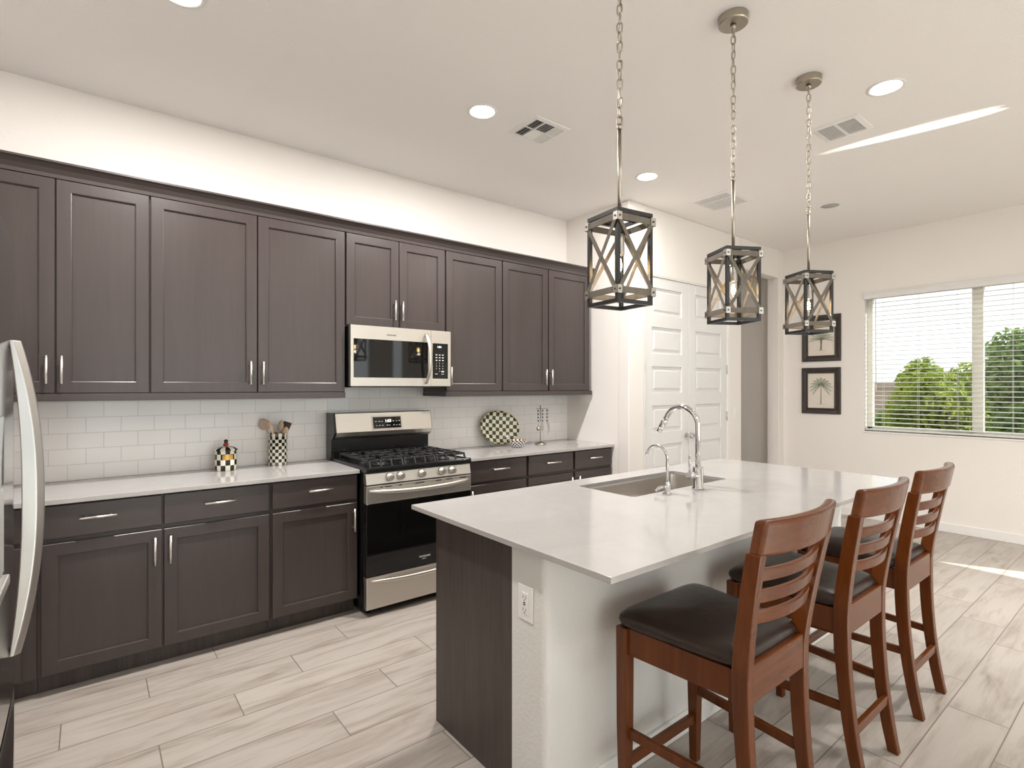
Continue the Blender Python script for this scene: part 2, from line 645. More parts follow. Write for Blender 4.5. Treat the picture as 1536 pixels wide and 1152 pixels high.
def dup(root, loc, rotz=0.0, label=None, group=None):
    r = root.copy()
    C.objects.link(r)
    r.location = loc
    r.rotation_euler = (0, 0, rotz)
    if label:
        r['label'] = label
    if group:
        r['group'] = group

    def kids(src, dst):
        for ch in list(src.children):
            c = ch.copy()
            C.objects.link(c)
            c.parent = dst
            kids(ch, c)
    kids(root, r)
    return r


def text(name, body, size, parent, mat, origin, xdir, up, depth=0.0006, align='LEFT'):
    """Lettering as a mesh; origin/xdir/up in world axes."""
    cu = bpy.data.curves.new(name, 'FONT')
    cu.body = body
    cu.size = size
    cu.extrude = depth
    cu.align_x = align
    tmp = bpy.data.objects.new(name + '_tmp', cu)
    C.objects.link(tmp)
    dg = bpy.context.evaluated_depsgraph_get()
    me = bpy.data.meshes.new_from_object(tmp.evaluated_get(dg))
    bpy.data.objects.remove(tmp)
    bpy.data.curves.remove(cu)
    x, u = Vector(xdir).normalized(), Vector(up).normalized()
    z = x.cross(u)
    off = BASE.get(parent.name, Vector((0, 0, 0)))
    og = Vector(origin) - off
    for v in me.vertices:
        v.co = og + x * v.co.x + u * v.co.y + z * v.co.z
    me.materials.clear()
    me.materials.append(mat)
    o = bpy.data.objects.new(name, me)
    C.objects.link(o)
    o.parent = parent
    BASE[o.name] = off
    return o


# ------------------------------------------------------------------ room shell
struct('floor', MB().box(LEFT_X - 0.15, RIGHT_X + 0.15, REAR_Y - 0.15, 5.2, -0.10, 0.0), M['floor'])
struct('ceiling', MB().box(LEFT_X - 0.15, RIGHT_X + 0.15, REAR_Y - 0.15, 5.2, CEIL, CEIL + 0.12), M['ceiling'])
struct('wall_back', MB().box(LEFT_X - 0.15, STUB_X, WALL_Y, WALL_Y + 0.14, 0, CEIL), M['wall'])
struct('wall_left', MB().box(LEFT_X - 0.15, LEFT_X, REAR_Y - 0.15, WALL_Y, 0, CEIL), M['wall'])

# pantry block: stub wall, door wall with double-door opening, header over the hall opening
DX0, DX1, DZ = 3.955, 5.405, 2.475
HX0, HX1, HZ = 5.668, 6.54, 2.757
b = MB()
b.box(STUB_X, STUB_X + 0.12, DOOR_Y + 0.12, WALL_Y + 0.14, 0, CEIL)
struct('wall_pantry_side', b, M['wall'])
b = MB()
b.box(STUB_X, DX0, DOOR_Y, DOOR_Y + 0.12, 0, CEIL)
b.box(DX0, DX1, DOOR_Y, DOOR_Y + 0.12, DZ, CEIL)
b.box(DX1, HX0, DOOR_Y, DOOR_Y + 0.12, 0, CEIL)
b.box(HX0, HX1, DOOR_Y, DOOR_Y + 0.14, HZ, CEIL)
b.box(HX1, RIGHT_X, DOOR_Y, DOOR_Y + 0.14, 0, CEIL)
struct('wall_pantry_front', b, M['wall'], bevel=0.008)
b = MB()
b.box(DX0, HX0, 5.05, 5.2, 0, CEIL)
b.box(HX0 - 0.12, HX0, DOOR_Y + 0.12, 5.05, 0, CEIL)
b.box(HX0, RIGHT_X + 0.15, 4.55, 4.7, 0, CEIL)
struct('wall_hall', b, M['wall'])

# right wall with the blinds window and a sliding door opening further along
WY0, WY1, WZ0, WZ1 = 0.33, 2.195, 0.957, 2.455
SY0, SY1, SZ1 = -3.4, -1.52, 2.4
b = MB()
T = 0.16
b.box(RIGHT_X, RIGHT_X + T, WY1, 4.7, 0, CEIL)
b.box(RIGHT_X, RIGHT_X + T, WY0, WY1, 0, WZ0)
b.box(RIGHT_X, RIGHT_X + T, WY0, WY1, WZ1, CEIL)
b.box(RIGHT_X, RIGHT_X + T, SY1, WY0, 0, CEIL)
b.box(RIGHT_X, RIGHT_X + T, SY0, SY1, SZ1, CEIL)
b.box(RIGHT_X, RIGHT_X + T, REAR_Y - 0.15, SY0, 0, CEIL)
struct('wall_right', b, M['wall'])
# rear wall with a wide glazed opening and a narrow sidelight
b = MB()
b.box(LEFT_X, -0.6, REAR_Y - 0.15, REAR_Y, 0, CEIL)
b.box(4.6, 5.02, REAR_Y - 0.15, REAR_Y, 0, CEIL)
b.box(5.36, RIGHT_X, REAR_Y - 0.15, REAR_Y, 0, CEIL)
for x0, x1 in ((-0.6, 4.6), (5.02, 5.36)):
    b.box(x0, x1, REAR_Y - 0.15, REAR_Y, 2.6, CEIL)
    b.box(x0, x1, REAR_Y - 0.15, REAR_Y, 0, 0.1)
struct('wall_rear', b, M['wall'])
for nm, x0, x1, n_ in (('window_2', -0.6, 4.6, 4), ('window_3', 5.02, 5.36, 1)):
    fr = MB()
    for k in range(n_ + 1):
        x = x0 + 0.03 + (x1 - x0 - 0.06) * k / n_
        fr.box(x - 0.03, x + 0.03, REAR_Y - 0.10, REAR_Y - 0.04, 0.1, 2.6)
    fr.box(x0, x1, REAR_Y - 0.10, REAR_Y - 0.04, 0.1, 0.15)
    fr.box(x0, x1, REAR_Y - 0.10, REAR_Y - 0.04, 2.55, 2.6)
    w3 = struct(nm, fr, M['vinyl'])
    obj('pane', MB().box(x0 + 0.02, x1 - 0.02, REAR_Y - 0.075, REAR_Y - 0.069, 0.14, 2.56), M['glass'], w3)
fr = MB()
for y in (SY0 + 0.025, (SY0 + SY1) / 2, SY1 - 0.02):
    fr.box(RIGHT_X + 0.06, RIGHT_X + 0.11, y - 0.025, y + 0.02, 0, SZ1)
fr.box(RIGHT_X + 0.06, RIGHT_X + 0.11, SY0, SY1, SZ1 - 0.03, SZ1)
w4 = struct('door_3', fr, M['vinyl'])
obj('pane', MB().box(RIGHT_X + 0.08, RIGHT_X + 0.086, SY0 + 0.04, SY1 - 0.04, 0, SZ1 - 0.03), M['glass'], w4)

# baseboards
struct('baseboard_right', MB().box(RIGHT_X - 0.014, RIGHT_X, SY1 + 0.02, DOOR_Y, 0, 0.09), M['trim'], bevel=0.004)
b = MB()
b.box(STUB_X, DX0 - 0.01, DOOR_Y - 0.014, DOOR_Y, 0, 0.09)
b.box(DX1 + 0.01, HX0, DOOR_Y - 0.014, DOOR_Y, 0, 0.09)
struct('baseboard_back', b, M['trim'], bevel=0.004)

# tiled splashback
struct('wall_backsplash', MB().box(LEFT_X, STUB_X, WALL_Y - 0.008, WALL_Y, CT + 0.001, 1.46), M['tile'])


# pantry double doors, six panels each
def pantry_door(name, x0, x1, knob_side):
    y0 = DOOR_Y + 0.012
    t = 0.035
    z0, z1 = 0.012, DZ - 0.012
    d = MB()
    st = 0.115
    k = 6
    pitch = 0.368
    top = z1 - 0.10
    ph = 0.245
    zs = [z0]
    for i in range(k):
        zt = top - i * pitch
        zs_b = zt - ph
        d.box(x0 + st, x1 - st, y0 + 0.014, y0 + t - 0.010, zs_b, zt)
        # moulded raised field
        e = 0.026
        d.loft([[(x0 + st + e, y0 + 0.014, zs_b + e), (x1 - st - e, y0 + 0.014, zs_b + e), (x1 - st - e, y0 + 0.014, zt - e), (x0 + st + e, y0 + 0.014, zt - e)],
                [(x0 + st + e * 1.6, y0 + 0.004, zs_b + e * 1.6), (x1 - st - e * 1.6, y0 + 0.004, zs_b + e * 1.6), (x1 - st - e * 1.6, y0 + 0.004, zt - e * 1.6), (x0 + st + e * 1.6, y0 + 0.004, zt - e * 1.6)]])
        # rail above this panel
        ru = z1 if i == 0 else zt + (pitch - ph)
        d.box(x0 + st, x1 - st, y0, y0 + t, zt, ru)
    d.box(x0 + st, x1 - st, y0, y0 + t, z0, top - (k - 1) * pitch - ph)
    d.box(x0, x0 + st, y0, y0 + t, z0, z1)
    d.box(x1 - st, x1, y0, y0 + t, z0, z1)
    o = struct(name, d, M['door'])
    md = o.modifiers.new('edge', 'BEVEL')
    md.width = 0.003
    md.segments = 2
    md.limit_method = 'ANGLE'
    kx = x1 - 0.045 if knob_side > 0 else x0 + 0.045
    kb = MB()
    kb.cyl((kx, y0, 0.955), (kx, y0 - 0.006, 0.955), 0.028, n=20)
    kb.cyl((kx, y0 - 0.006, 0.955), (kx, y0 - 0.035, 0.955), 0.011, n=16)
    kb.sphere((kx, y0 - 0.050, 0.955), 0.027)
    obj('door_knob', kb, M['chrome'], o)
    hx = x0 - 0.002 if knob_side > 0 else x1 + 0.002
    for hz in (0.25, 1.12, 1.62, 2.2):
        hb = MB()
        hb.cyl((hx, y0 - 0.004, hz - 0.045), (hx, y0 - 0.004, hz + 0.045), 0.006, n=10)
        hb.cyl((hx, y0 - 0.004, hz + 0.045), (hx, y0 - 0.004, hz + 0.052), 0.004, n=10)
        obj('hinge', hb, M['chrome'], o)


mid = (DX0 + DX1) / 2
pantry_door('door_1', DX0 + 0.022, mid - 0.002, 1)
pantry_door('door_2', mid + 0.002, DX1 - 0.022, -1)
b = MB()
b.box(DX0, DX0 + 0.018, DOOR_Y + 0.002, DOOR_Y + 0.115, 0, DZ)
b.box(DX1 - 0.018, DX1, DOOR_Y + 0.002, DOOR_Y + 0.115, 0, DZ)
b.box(DX0 + 0.018, DX1 - 0.018, DOOR_Y + 0.002, DOOR_Y + 0.115, DZ - 0.010, DZ)
b.box(DX0 + 0.018, DX0 + 0.03, DOOR_Y + 0.048, DOOR_Y + 0.06, 0, DZ - 0.01)
b.box(DX1 - 0.03, DX1 - 0.018, DOOR_Y + 0.048, DOOR_Y + 0.06, 0, DZ - 0.01)
b.box(DX0 + 0.03, DX1 - 0.03, DOOR_Y + 0.048, DOOR_Y + 0.06, DZ - 0.022, DZ - 0.01)
struct('trim_1', b, M['trim'])

# window_1: frame, mullion, sash rails, panes, reveal
gx = RIGHT_X + 0.11
wm = 1.262
b = MB()
b.box(gx - 0.03, gx + 0.03, WY0, WY0 + 0.05, WZ0, WZ1)
b.box(gx - 0.03, gx + 0.03, WY1 - 0.05, WY1, WZ0, WZ1)
b.box(gx - 0.03, gx + 0.03, WY0, WY1, WZ0, WZ0 + 0.05)
b.box(gx - 0.03, gx + 0.03, WY0, WY1, WZ1 - 0.05, WZ1)
b.box(gx - 0.035, gx + 0.03, wm - 0.045, wm + 0.04, WZ0, WZ1)
win = struct('window_1', b, M['vinyl'], bevel=0.003)
obj('pane', MB().box(gx - 0.003, gx + 0.003, wm + 0.03, WY1 - 0.04, WZ0 + 0.04, WZ1 - 0.04), M['dimglass'], win)
obj('pane', MB().box(gx - 0.003, gx + 0.003, WY0 + 0.04, wm - 0.03, WZ0 + 0.04, WZ1 - 0.04), M['dimglass'], win)
b = MB()
b.box(RIGHT_X - 0.012, RIGHT_X + 0.08, WY0 - 0.02, WY1 + 0.012, WZ0 - 0.018, WZ0)
obj('window_sill', b, M['trim'], win, 0.004)

# ------------------------------------------------------------------ window blind
bl = thing('window_blind', 'white horizontal slat blind with its slats open, hanging in the garden window', 'blind', (RIGHT_X, 1.26, 0.98))
BX = RIGHT_X + 0.030
b = MB()
b.box(RIGHT_X - 0.018, RIGHT_X + 0.004, WY0 - 0.01, WY1 + 0.012, 2.392, 2.462)
b.box(RIGHT_X - 0.022, RIGHT_X - 0.018, WY0 - 0.012, WY1 + 0.014, 2.446, 2.464)
obj('valance', b, M['blind'], bl, 0.003)
obj('headrail', MB().box(RIGHT_X + 0.006, RIGHT_X + 0.055, WY0 + 0.005, WY1 - 0.005, 2.405, 2.452), M['blind'], bl)
b = MB()
z = 1.008
nsl = 0
while z < 2.40:
    hw = 0.0245
    ang = radians(4)
    R = []
    for yy in (WY0 + 0.008, WY1 - 0.008):
        ring = []
        for q in (-1, -0.5, 0, 0.5, 1):
            ring.append((BX + q * hw * cos(ang), yy, z + q * hw * sin(ang) + 0.002 * (1 - q * q)))
        for q in (1, 0.5, 0, -0.5, -1):
            ring.append((BX + q * hw * cos(ang), yy, z - 0.0032 + q * hw * sin(ang) + 0.002 * (1 - q * q)))
        R.append(ring)
    b.loft(R)
    z += 0.0478
    nsl += 1
obj('slats', b, M['blind'], bl)
obj('bottom_rail', MB().box(BX - 0.026, BX + 0.026, WY0 + 0.008, WY1 - 0.008, 0.966, 0.984), M['blind'], bl, 0.003)
for yy in (0.55, 1.0, 1.40, 1.72, 2.03):
    b = MB()
    for dx in (-0.0265, 0.0265):
        b.cyl((BX + dx, yy, 0.98), (BX + dx, yy, 2.41), 0.0011, n=6)
    obj('ladder_cord', b, M['cord'], bl)
b = MB()
b.cyl((RIGHT_X - 0.006, 2.09, 2.40), (RIGHT_X - 0.008, 2.085, 1.46), 0.0042, n=8)
b.cyl((RIGHT_X - 0.008, 2.085, 1.46), (RIGHT_X - 0.008, 2.085, 1.40), 0.006, 0.005, n=8)
obj('tilt_wand', b, M['cord'], bl)


# ------------------------------------------------------------------ garden outside
struct('ground_garden', MB().box(RIGHT_X + 0.16, 40, -14, 24, -0.25, -0.12), M['soil'])
b = MB()
b.box(12.0, 12.2, -14, 22, -0.12, 1.45)
b.box(11.96, 12.24, -14, 22, 1.45, 1.52)
struct('wall_garden', b, M['block'])


def bush(name, label, c, rx, ry, rz, n, mat, seed, leaf=0.055):
    rnd = random.Random(seed)
    t = thing(name, label, 'bush', (c[0], c[1], -0.12))
    lobes = []
    for k in range(16):
        a = rnd.uniform(0, 2 * pi)
        zz = rnd.uniform(-0.55, 0.85)
        q = sqrt(max(0, 1 - zz * zz)) * 0.62
        lobes.append((c[0] + rx * q * cos(a), c[1] + ry * q * sin(a), c[2] + rz * zz * 0.68, rnd.uniform(0.30, 0.48)))
    b = MB()
    for k in range(n):
        lx, ly, lz, lr = rnd.choice(lobes)
        d = Vector((rnd.gauss(0, 1), rnd.gauss(0, 1), rnd.gauss(0, 1))).normalized()
        rr = lr * rnd.uniform(0.45, 1.12)
        p = Vector((lx + d.x * rr * rx, ly + d.y * rr * ry, lz + d.z * rr * rz))
        if p.z < -0.05:
            continue
        nrm = (d + Vector((rnd.gauss(0, .5), rnd.gauss(0, .5), rnd.gauss(0, .5)))).normalized()
        a = nrm.orthogonal().normalized()
        a = (a * cos(rnd.uniform(0, 6.3)) + nrm.cross(a) * sin(rnd.uniform(0, 6.3))).normalized()
        bb = nrm.cross(a)
        s = leaf * rnd.uniform(0.7, 1.4)
        b.add([p - a * s, p + bb * s * 0.42 + nrm * s * 0.12, p + a * s, p - bb * s * 0.42 + nrm * s * 0.12], [(0, 1, 2, 3)])
    obj('foliage', b, mat, t)
    s = MB()
    for k in range(5):
        a = 2 * pi * k / 5
        s.tube([(c[0] + 0.04 * cos(a), c[1] + 0.04 * sin(a), -0.13), (c[0] + 0.12 * cos(a), c[1] + 0.14 * sin(a), 0.4), (c[0] + rx * 0.5 * cos(a), c[1] + ry * 0.5 * sin(a), c[2])], [0.03, 0.024, 0.01], 8)
    obj('trunk', s, M['bark'], t)
    return t


bush('garden_bush', 'rounded bright green bush outside, seen through the far half of the blinds', (10.6, 2.42, 0.80), 0.75, 0.80, 1.12, 17000, M['leafA'], 3)
bush('garden_bush', 'taller darker green bush outside, behind the near half of the blinds', (9.0, 0.98, 0.98), 0.70, 0.80, 1.22, 22000, M['leafB'], 5)
bush('garden_bush', 'low pale green shrub against the garden wall, left end of the window', (11.4, 3.25, 0.35), 0.45, 0.6, 0.7, 4500, M['leafB'], 8)


# ------------------------------------------------------------------ cabinets
def panel_door(b, x0, x1, yf, z0, z1, t=0.020, st=0.056, rec=0.011):
    """Shaker door facing -y: frame ring, small chamfer, recessed panel."""
    def R(i, y):
        return [(x0 + i, y, z0 + i), (x1 - i, y, z0 + i), (x1 - i, y, z1 - i), (x0 + i, y, z1 - i)]
    c = 0.0022
    b.loft([R(0, yf + t), R(0, yf + c), R(c, yf), R(st, yf), R(st + 0.0045, yf + 0.003), R(st + 0.006, yf + rec)])


def slab(b, x0, x1, yf, z0, z1, t=0.020):
    def R(i, y):
        return [(x0 + i, y, z0 + i), (x1 - i, y, z0 + i), (x1 - i, y, z1 - i), (x0 + i, y, z1 - i)]
    b.loft([R(0, yf + t), R(0, yf + 0.003), R(0.003, yf)])


def handle_v(parent, x, yf, z0, z1):
    b = MB()
    b.cyl((x, yf - 0.030, z0), (x, yf - 0.030, z1), 0.006, n=12)
    for z in (z0 + 0.024, z1 - 0.024):
        b.cyl((x, yf, z), (x, yf - 0.030, z), 0.0045, n=10)
    return obj('handle', b, M['satin'], parent)


def handle_h(parent, x0, x1, yf, z):
    b = MB()
    b.cyl((x0, yf - 0.030, z), (x1, yf - 0.030, z), 0.006, n=12)
    for x in (x0 + 0.024, x1 - 0.024):
        b.cyl((x, yf, z), (x, yf - 0.030, z), 0.0045, n=10)
    return obj('handle', b, M['satin'], parent)


def base_cabinet(label, x0, x1, fronts, group='base cabinets along the back wall'):
    """fronts: (door x0, door x1, door handle x or None, drawer handle (x0,x1) or None)"""
    t = thing('base_cabinet', label, 'cabinet', ((x0 + x1) / 2, WALL_Y - 0.3, 0), group=group)
    b = MB()
    b.box(x0, x1, BASE_Y + 0.021, WALL_Y - 0.004, 0.092, 0.890)
    obj('body', b, M['cab'], t)
    obj('toe_kick', MB().box(x0, x1, 3.335, WALL_Y - 0.01, 0, 0.092), M['dark'] if False else M['panelwood'], t)
    for d0, d1, hx, dh in fronts:
        b = MB()
        panel_door(b, d0, d1, BASE_Y, 0.103, 0.706)
        d = obj('door', b, M['cab'], t)
        if hx is not None:
            handle_v(d, hx, BASE_Y, 0.530, 0.673)
        b = MB()
        slab(b, d0, d1, BASE_Y, 0.728, 0.882)
        d = obj('drawer', b, M['cabx'], t)
        if dh:
            handle_h(d, dh[0], dh[1], BASE_Y, 0.814)
    return t


base_cabinet('dark brown corner base cabinet mostly hidden behind the refrigerator', LEFT_X + 0.01, -0.192, [(LEFT_X + 0.03, -0.245, None, None)])
base_cabinet('two-door dark brown base cabinet with two drawers, beside the refrigerator', -0.190, 0.812,
             [(-0.176, 0.289, 0.258, (-0.039, 0.104)), (0.298, 0.804, 0.324, (0.479, 0.626))])
base_cabinet('single-door dark brown base cabinet directly left of the gas range', 0.814, 1.334, [(0.822, 1.326, 1.300, (1.019, 1.162))])
base_cabinet('single-door dark brown base cabinet directly right of the gas range', 2.135, 2.731, [(2.150, 2.721, 2.185, (2.377, 2.529))])
base_cabinet('two-door dark brown base cabinet with two drawers at the pantry end of the worktop', 2.733, STUB_X - 0.004,
             [(2.742, 3.240, 3.205, (2.914, 3.071)), (3.262, 3.725, 3.295, (3.420, 3.570))])

K = UP_Y / 3.44


def kx(x):
    return x * K


def kz(z):
    return CAM_Z + (z - CAM_Z) * K


UB, UT = kz(1.403), kz(2.455)


def wall_cabinet(label, x0, x1, doors, zb=None, group='wall cabinets along the back wall'):
    zb = UB if zb is None else zb
    t = thing('wall_cabinet', label, 'cabinet', ((x0 + x1) / 2, WALL_Y - 0.16, zb), group=group)
    obj('body', MB().box(x0, x1, UP_Y + 0.021, WALL_Y - 0.002, zb - 0.010, UT + 0.012), M['cab'], t)
    for d0, d1, hx in doors:
        b = MB()
        panel_door(b, d0, d1, UP_Y, zb, UT)
        d = obj('door', b, M['cab'], t)
        hz = kz(1.449) if zb < 1.6 else kz(1.899)
        handle_v(d, hx, UP_Y, hz, hz + 0.140)
    return t


wall_cabinet('dark brown wall cabinet in the corner, hidden above the refrigerator', LEFT_X + 0.005, -0.535, [(LEFT_X + 0.02, -0.55, -0.60)])
wall_cabinet('dark brown two-door wall cabinet nearest the refrigerator', -0.533, kx(0.250),
             [(-0.520, kx(-0.136), kx(-0.166)), (kx(-0.130), kx(0.247), kx(-0.109))])
wall_cabinet('dark brown wide two-door wall cabinet just left of the microwave', kx(0.250) + 0.002, kx(1.3215),
             [(kx(0.2555), kx(0.7815), kx(0.743)), (kx(0.788), kx(1.3165), kx(0.812))])
wall_cabinet('short dark brown two-door wall cabinet above the microwave', kx(1.3215) + 0.002, kx(2.086),
             [(kx(1.328), kx(1.7045), kx(1.668)), (kx(1.711), kx(2.079), kx(1.724))], zb=kz(1.848))
wall_cabinet('single-door dark brown wall cabinet just right of the microwave', kx(2.086) + 0.002, kx(2.621), [(kx(2.094), kx(2.616), kx(2.122))])
wall_cabinet('dark brown two-door wall cabinet at the pantry end, right of the single-door one', kx(2.621) + 0.002, kx(3.640),
             [(kx(2.628), kx(3.119), kx(3.078)), (kx(3.130), kx(3.634), kx(3.146))])

# crown moulding and light rails (trim of the cabinet run)
ct0, ct1 = UT + 0.012, kz(2.528)
xe = kx(3.640)
prof = [(UP_Y + 0.018, ct0 - 0.010), (UP_Y - 0.004, ct0 - 0.010), (UP_Y - 0.006, ct0 + 0.008), (UP_Y - 0.020, ct0 + 0.030),
        (UP_Y - 0.040, ct1 - 0.016), (UP_Y - 0.050, ct1 - 0.010), (UP_Y - 0.050, ct1), (UP_Y + 0.018, ct1)]
b = MB()
b.loft([[(LEFT_X + 0.005, y, z) for y, z in prof], [(xe + 0.045, y, z) for y, z in prof]])
b.box(xe + 0.001, xe + 0.045, UP_Y + 0.018, WALL_Y - 0.002, ct0 + 0.03, ct1)
o = obj('crown_molding', b, M['cabx'])
tag(o, 'long dark brown crown molding along the top of the wall cabinets', 'molding')
for lab, x0, x1 in (('dark brown light rail under the wall cabinets left of the microwave', LEFT_X + 0.005, kx(1.318)),
                    ('dark brown light rail under the wall cabinets right of the microwave', kx(2.085), kx(3.662))):
    b = MB()
    b.box(x0, x1, UP_Y - 0.006, UP_Y + 0.018, kz(1.363), kz(1.363) + 0.038)
    if x0 > 0:
        b.box(x0, x0 + 0.02, UP_Y + 0.018, WALL_Y - 0.01, kz(1.363), kz(1.363) + 0.030)
        b.box(x1 - 0.02, x1, UP_Y + 0.018, WALL_Y - 0.01, kz(1.363), kz(1.363) + 0.030)
    else:
        b.box(x1 - 0.02, x1, UP_Y + 0.018, WALL_Y - 0.01, kz(1.363), kz(1.363) + 0.030)
    o = obj('light_rail', b, M['cabx'], bevel=0.002)
    tag(o, lab, 'molding')

# worktops
b = MB().box(LEFT_X + 0.003, 1.335, 3.235, WALL_Y - 0.009, 0.8905, CT)
tag(obj('worktop', b, M['quartz'], bevel=0.002), 'white quartz worktop between the refrigerator and the gas range', 'countertop')
b = MB().box(2.126, STUB_X - 0.003, 3.235, WALL_Y - 0.009, 0.8905, CT)
tag(obj('worktop', b, M['quartz'], bevel=0.002), 'white quartz worktop between the gas range and the pantry wall', 'countertop')

# ------------------------------------------------------------------ gas range
RX0, RX1, RF = 1.342, 2.118, 3.150
rg = thing('gas_range', 'stainless steel freestanding gas range with black cooktop between the base cabinets', 'range', ((RX0 + RX1) / 2, 3.5, 0))
b = MB()
b.box(RX0 + 0.004, RX1 - 0.004, RF + 0.045, WALL_Y - 0.05, 0.03, 0.905)
for x in (RX0 + 0.05, RX1 - 0.05):
    for y in (RF + 0.09, WALL_Y - 0.12):
        b.cyl((x, y, 0), (x, y, 0.032), 0.018, n=12)
obj('body', b, M['enamel'], rg)
# storage drawer
b = MB()
b.box(RX0, RX1, RF, RF + 0.045, 0.046, 0.247)
dr = obj('drawer', b, M['steel'], rg, 0.004)


def bowed_handle(x0, x1, y, z, bow, sag, r, parent):
    """Long pull that swells outward in the middle and tapers into the face at both ends."""
    b = MB()
    R = []
    for k in range(25):
        u = k / 24 * 2 - 1
        e = 1 - abs(u) ** 3
        yy = y - bow * e
        rr = r * (0.35 + 0.65 * (1 - u ** 6))
        zz = z - sag * (1 - u * u)
        x = (x0 + x1) / 2 + u * (x1 - x0) / 2
        R.append([(x, yy + rr * 0.75 * cos(2 * pi * i / 12), zz + rr * sin(2 * pi * i / 12)) for i in range(12)])
    b.loft(R, True, True)
    return obj('handle', b, M['steel'], parent)


bowed_handle(RX0 + 0.03, RX1 - 0.03, RF - 0.004, 0.223, 0.032, 0.012, 0.013, dr)
# oven door: glass with steel top rail
b = MB()
b.mat(0).box(RX0, RX1, RF, RF + 0.045, 0.252, 0.705)
b.mat(1).box(RX0, RX1, RF, RF + 0.045, 0.705, 0.815)
dr = obj('oven_door', b, [M['blackglass'], M['steel']], rg, 0.003)
b = MB()
for x0, x1 in ((0.10, 0.12), (0.14, 0.20), (0.27, 0.30), (0.43, 0.52), (0.64, 0.70), (0.75, 0.82), (0.9, 0.97)):
    w = RX1 - RX0
    b.box(RX0 + 0.02 + x0 * (w - 0.04), RX0 + 0.02 + x1 * (w - 0.04), RF - 0.001, RF + 0.002, 0.799, 0.805)
obj('vent_slot', b, M['dark'], dr)
bowed_handle(RX0 + 0.018, RX1 - 0.018, RF - 0.004, 0.785, 0.042, 0.014, 0.014, dr)
text('lettering', 'FRIGIDAIRE', 0.0165, dr, M['lettergrey'], (RX0 + 0.365, RF - 0.0008, 0.305), (1, 0, 0), (0, 0, 1))
text('lettering', 'GALLERY', 0.008, dr, M['lettergrey'], (RX0 + 0.385, RF - 0.0008, 0.292), (1, 0, 0), (0, 0, 1))
# control panel with knobs
b = MB()
b.loft([[(x, RF, 0.822), (x, RF + 0.014, 0.893), (x, RF + 0.05, 0.893), (x, RF + 0.05, 0.822)] for x in (RX0, RX1)])
cp = obj('control_panel', b, M['steel'], rg, 0.003)
for x in (1.489, 1.565, 1.719, 1.871, 1.953):
    b = MB()
    R = []
    for yy, r in ((RF + 0.009, 0.026), (RF - 0.004, 0.026), (RF - 0.006, 0.0215), (RF - 0.026, 0.0195), (RF - 0.029, 0.017)):
        R.append([(x + 0.01 + r * cos(2 * pi * i / 24), yy, 0.862 + r * sin(2 * pi * i / 24)) for i in range(24)])
    b.loft(R, True, True)
    b.box(x + 0.01 - 0.004, x + 0.01 + 0.004, RF - 0.036, RF - 0.028, 0.862 - 0.017, 0.862 + 0.017)
    obj('knob', b, M['steel'], cp)
# cooktop
b = MB()
b.box(RX0 - 0.002, RX1 + 0.002, RF - 0.004, 3.72, 0.895, 0.925)
b.box(RX0 - 0.002, RX0 + 0.018, RF - 0.004, 3.72, 0.925, 0.932)
b.box(RX1 - 0.018, RX1 + 0.002, RF - 0.004, 3.72, 0.925, 0.932)
b.box(RX0 - 0.002, RX1 + 0.002, RF - 0.004, RF + 0.02, 0.925, 0.932)
ck = obj('cooktop', b, M['enamel'], rg, 0.006, 3)
for bx, by, br in ((0.15, 3.29, 0.045), (0.15, 3.57, 0.036), (0.388, 3.43, 0.050), (0.626, 3.29, 0.036), (0.626, 3.57, 0.045)):
    b = MB()
    x = RX0 + bx
    b.lathe([(br + 0.012, 0.925), (br + 0.010, 0.932), (br, 0.934), (br, 0.942), (br - 0.004, 0.945), (0.001, 0.946)], (x, by, 0), 24)
    obj('burner', b, M['iron'], ck)
w3 = (RX1 - RX0 - 0.05) / 3
for g in range(3):
    x0 = RX0 + 0.025 + g * w3 + 0.003
    x1 = x0 + w3 - 0.006
    y0, y1 = RF + 0.035, 3.69
    zt, th, bw = 0.972, 0.014, 0.013
    b = MB()
    for y in (y0, (y0 + y1) / 2, y1 - bw):
        b.box(x0, x1, y, y + bw, zt - th, zt)
    for x in (x0, x1 - bw):
        b.box(x, x + bw, y0, y1, zt - th, zt)
    for yc in ((y0 * 3 + y1) / 4, (y0 + y1 * 3) / 4):
        b.box(x0, x0 + w3 * 0.36, yc - 0.006, yc + 0.006, zt - th, zt + 0.002)
        b.box(x1 - w3 * 0.36, x1, yc - 0.006, yc + 0.006, zt - th, zt + 0.002)
    for xq in (0.30, 0.5, 0.70):
        xc = x0 + (x1 - x0) * xq
        # fingers that arch down towards the front and back rim
        for ya, yb in ((y0, y0 + 0.085), (y1 - 0.085, y1), ((y0 + y1) / 2 - 0.08, (y0 + y1) / 2 + 0.08)):
            b.box(xc - 0.006, xc + 0.006, ya, yb, zt - th, zt + 0.002)
    for xq in (0.0, 0.33, 0.66, 1.0):
        xc = x0 + 0.006 + (x1 - x0 - 0.012) * xq
        b.bar((xc, y0 + 0.004, zt - 0.006), (xc, y0 - 0.012, 0.927), 0.012, 0.012, (0, 1, 0))
        b.bar((xc, y1 - 0.006, zt - 0.006), (xc, y1 + 0.004, 0.927), 0.012, 0.012, (0, 1, 0))
    obj('grate', b, M['iron'], ck, 0.003)
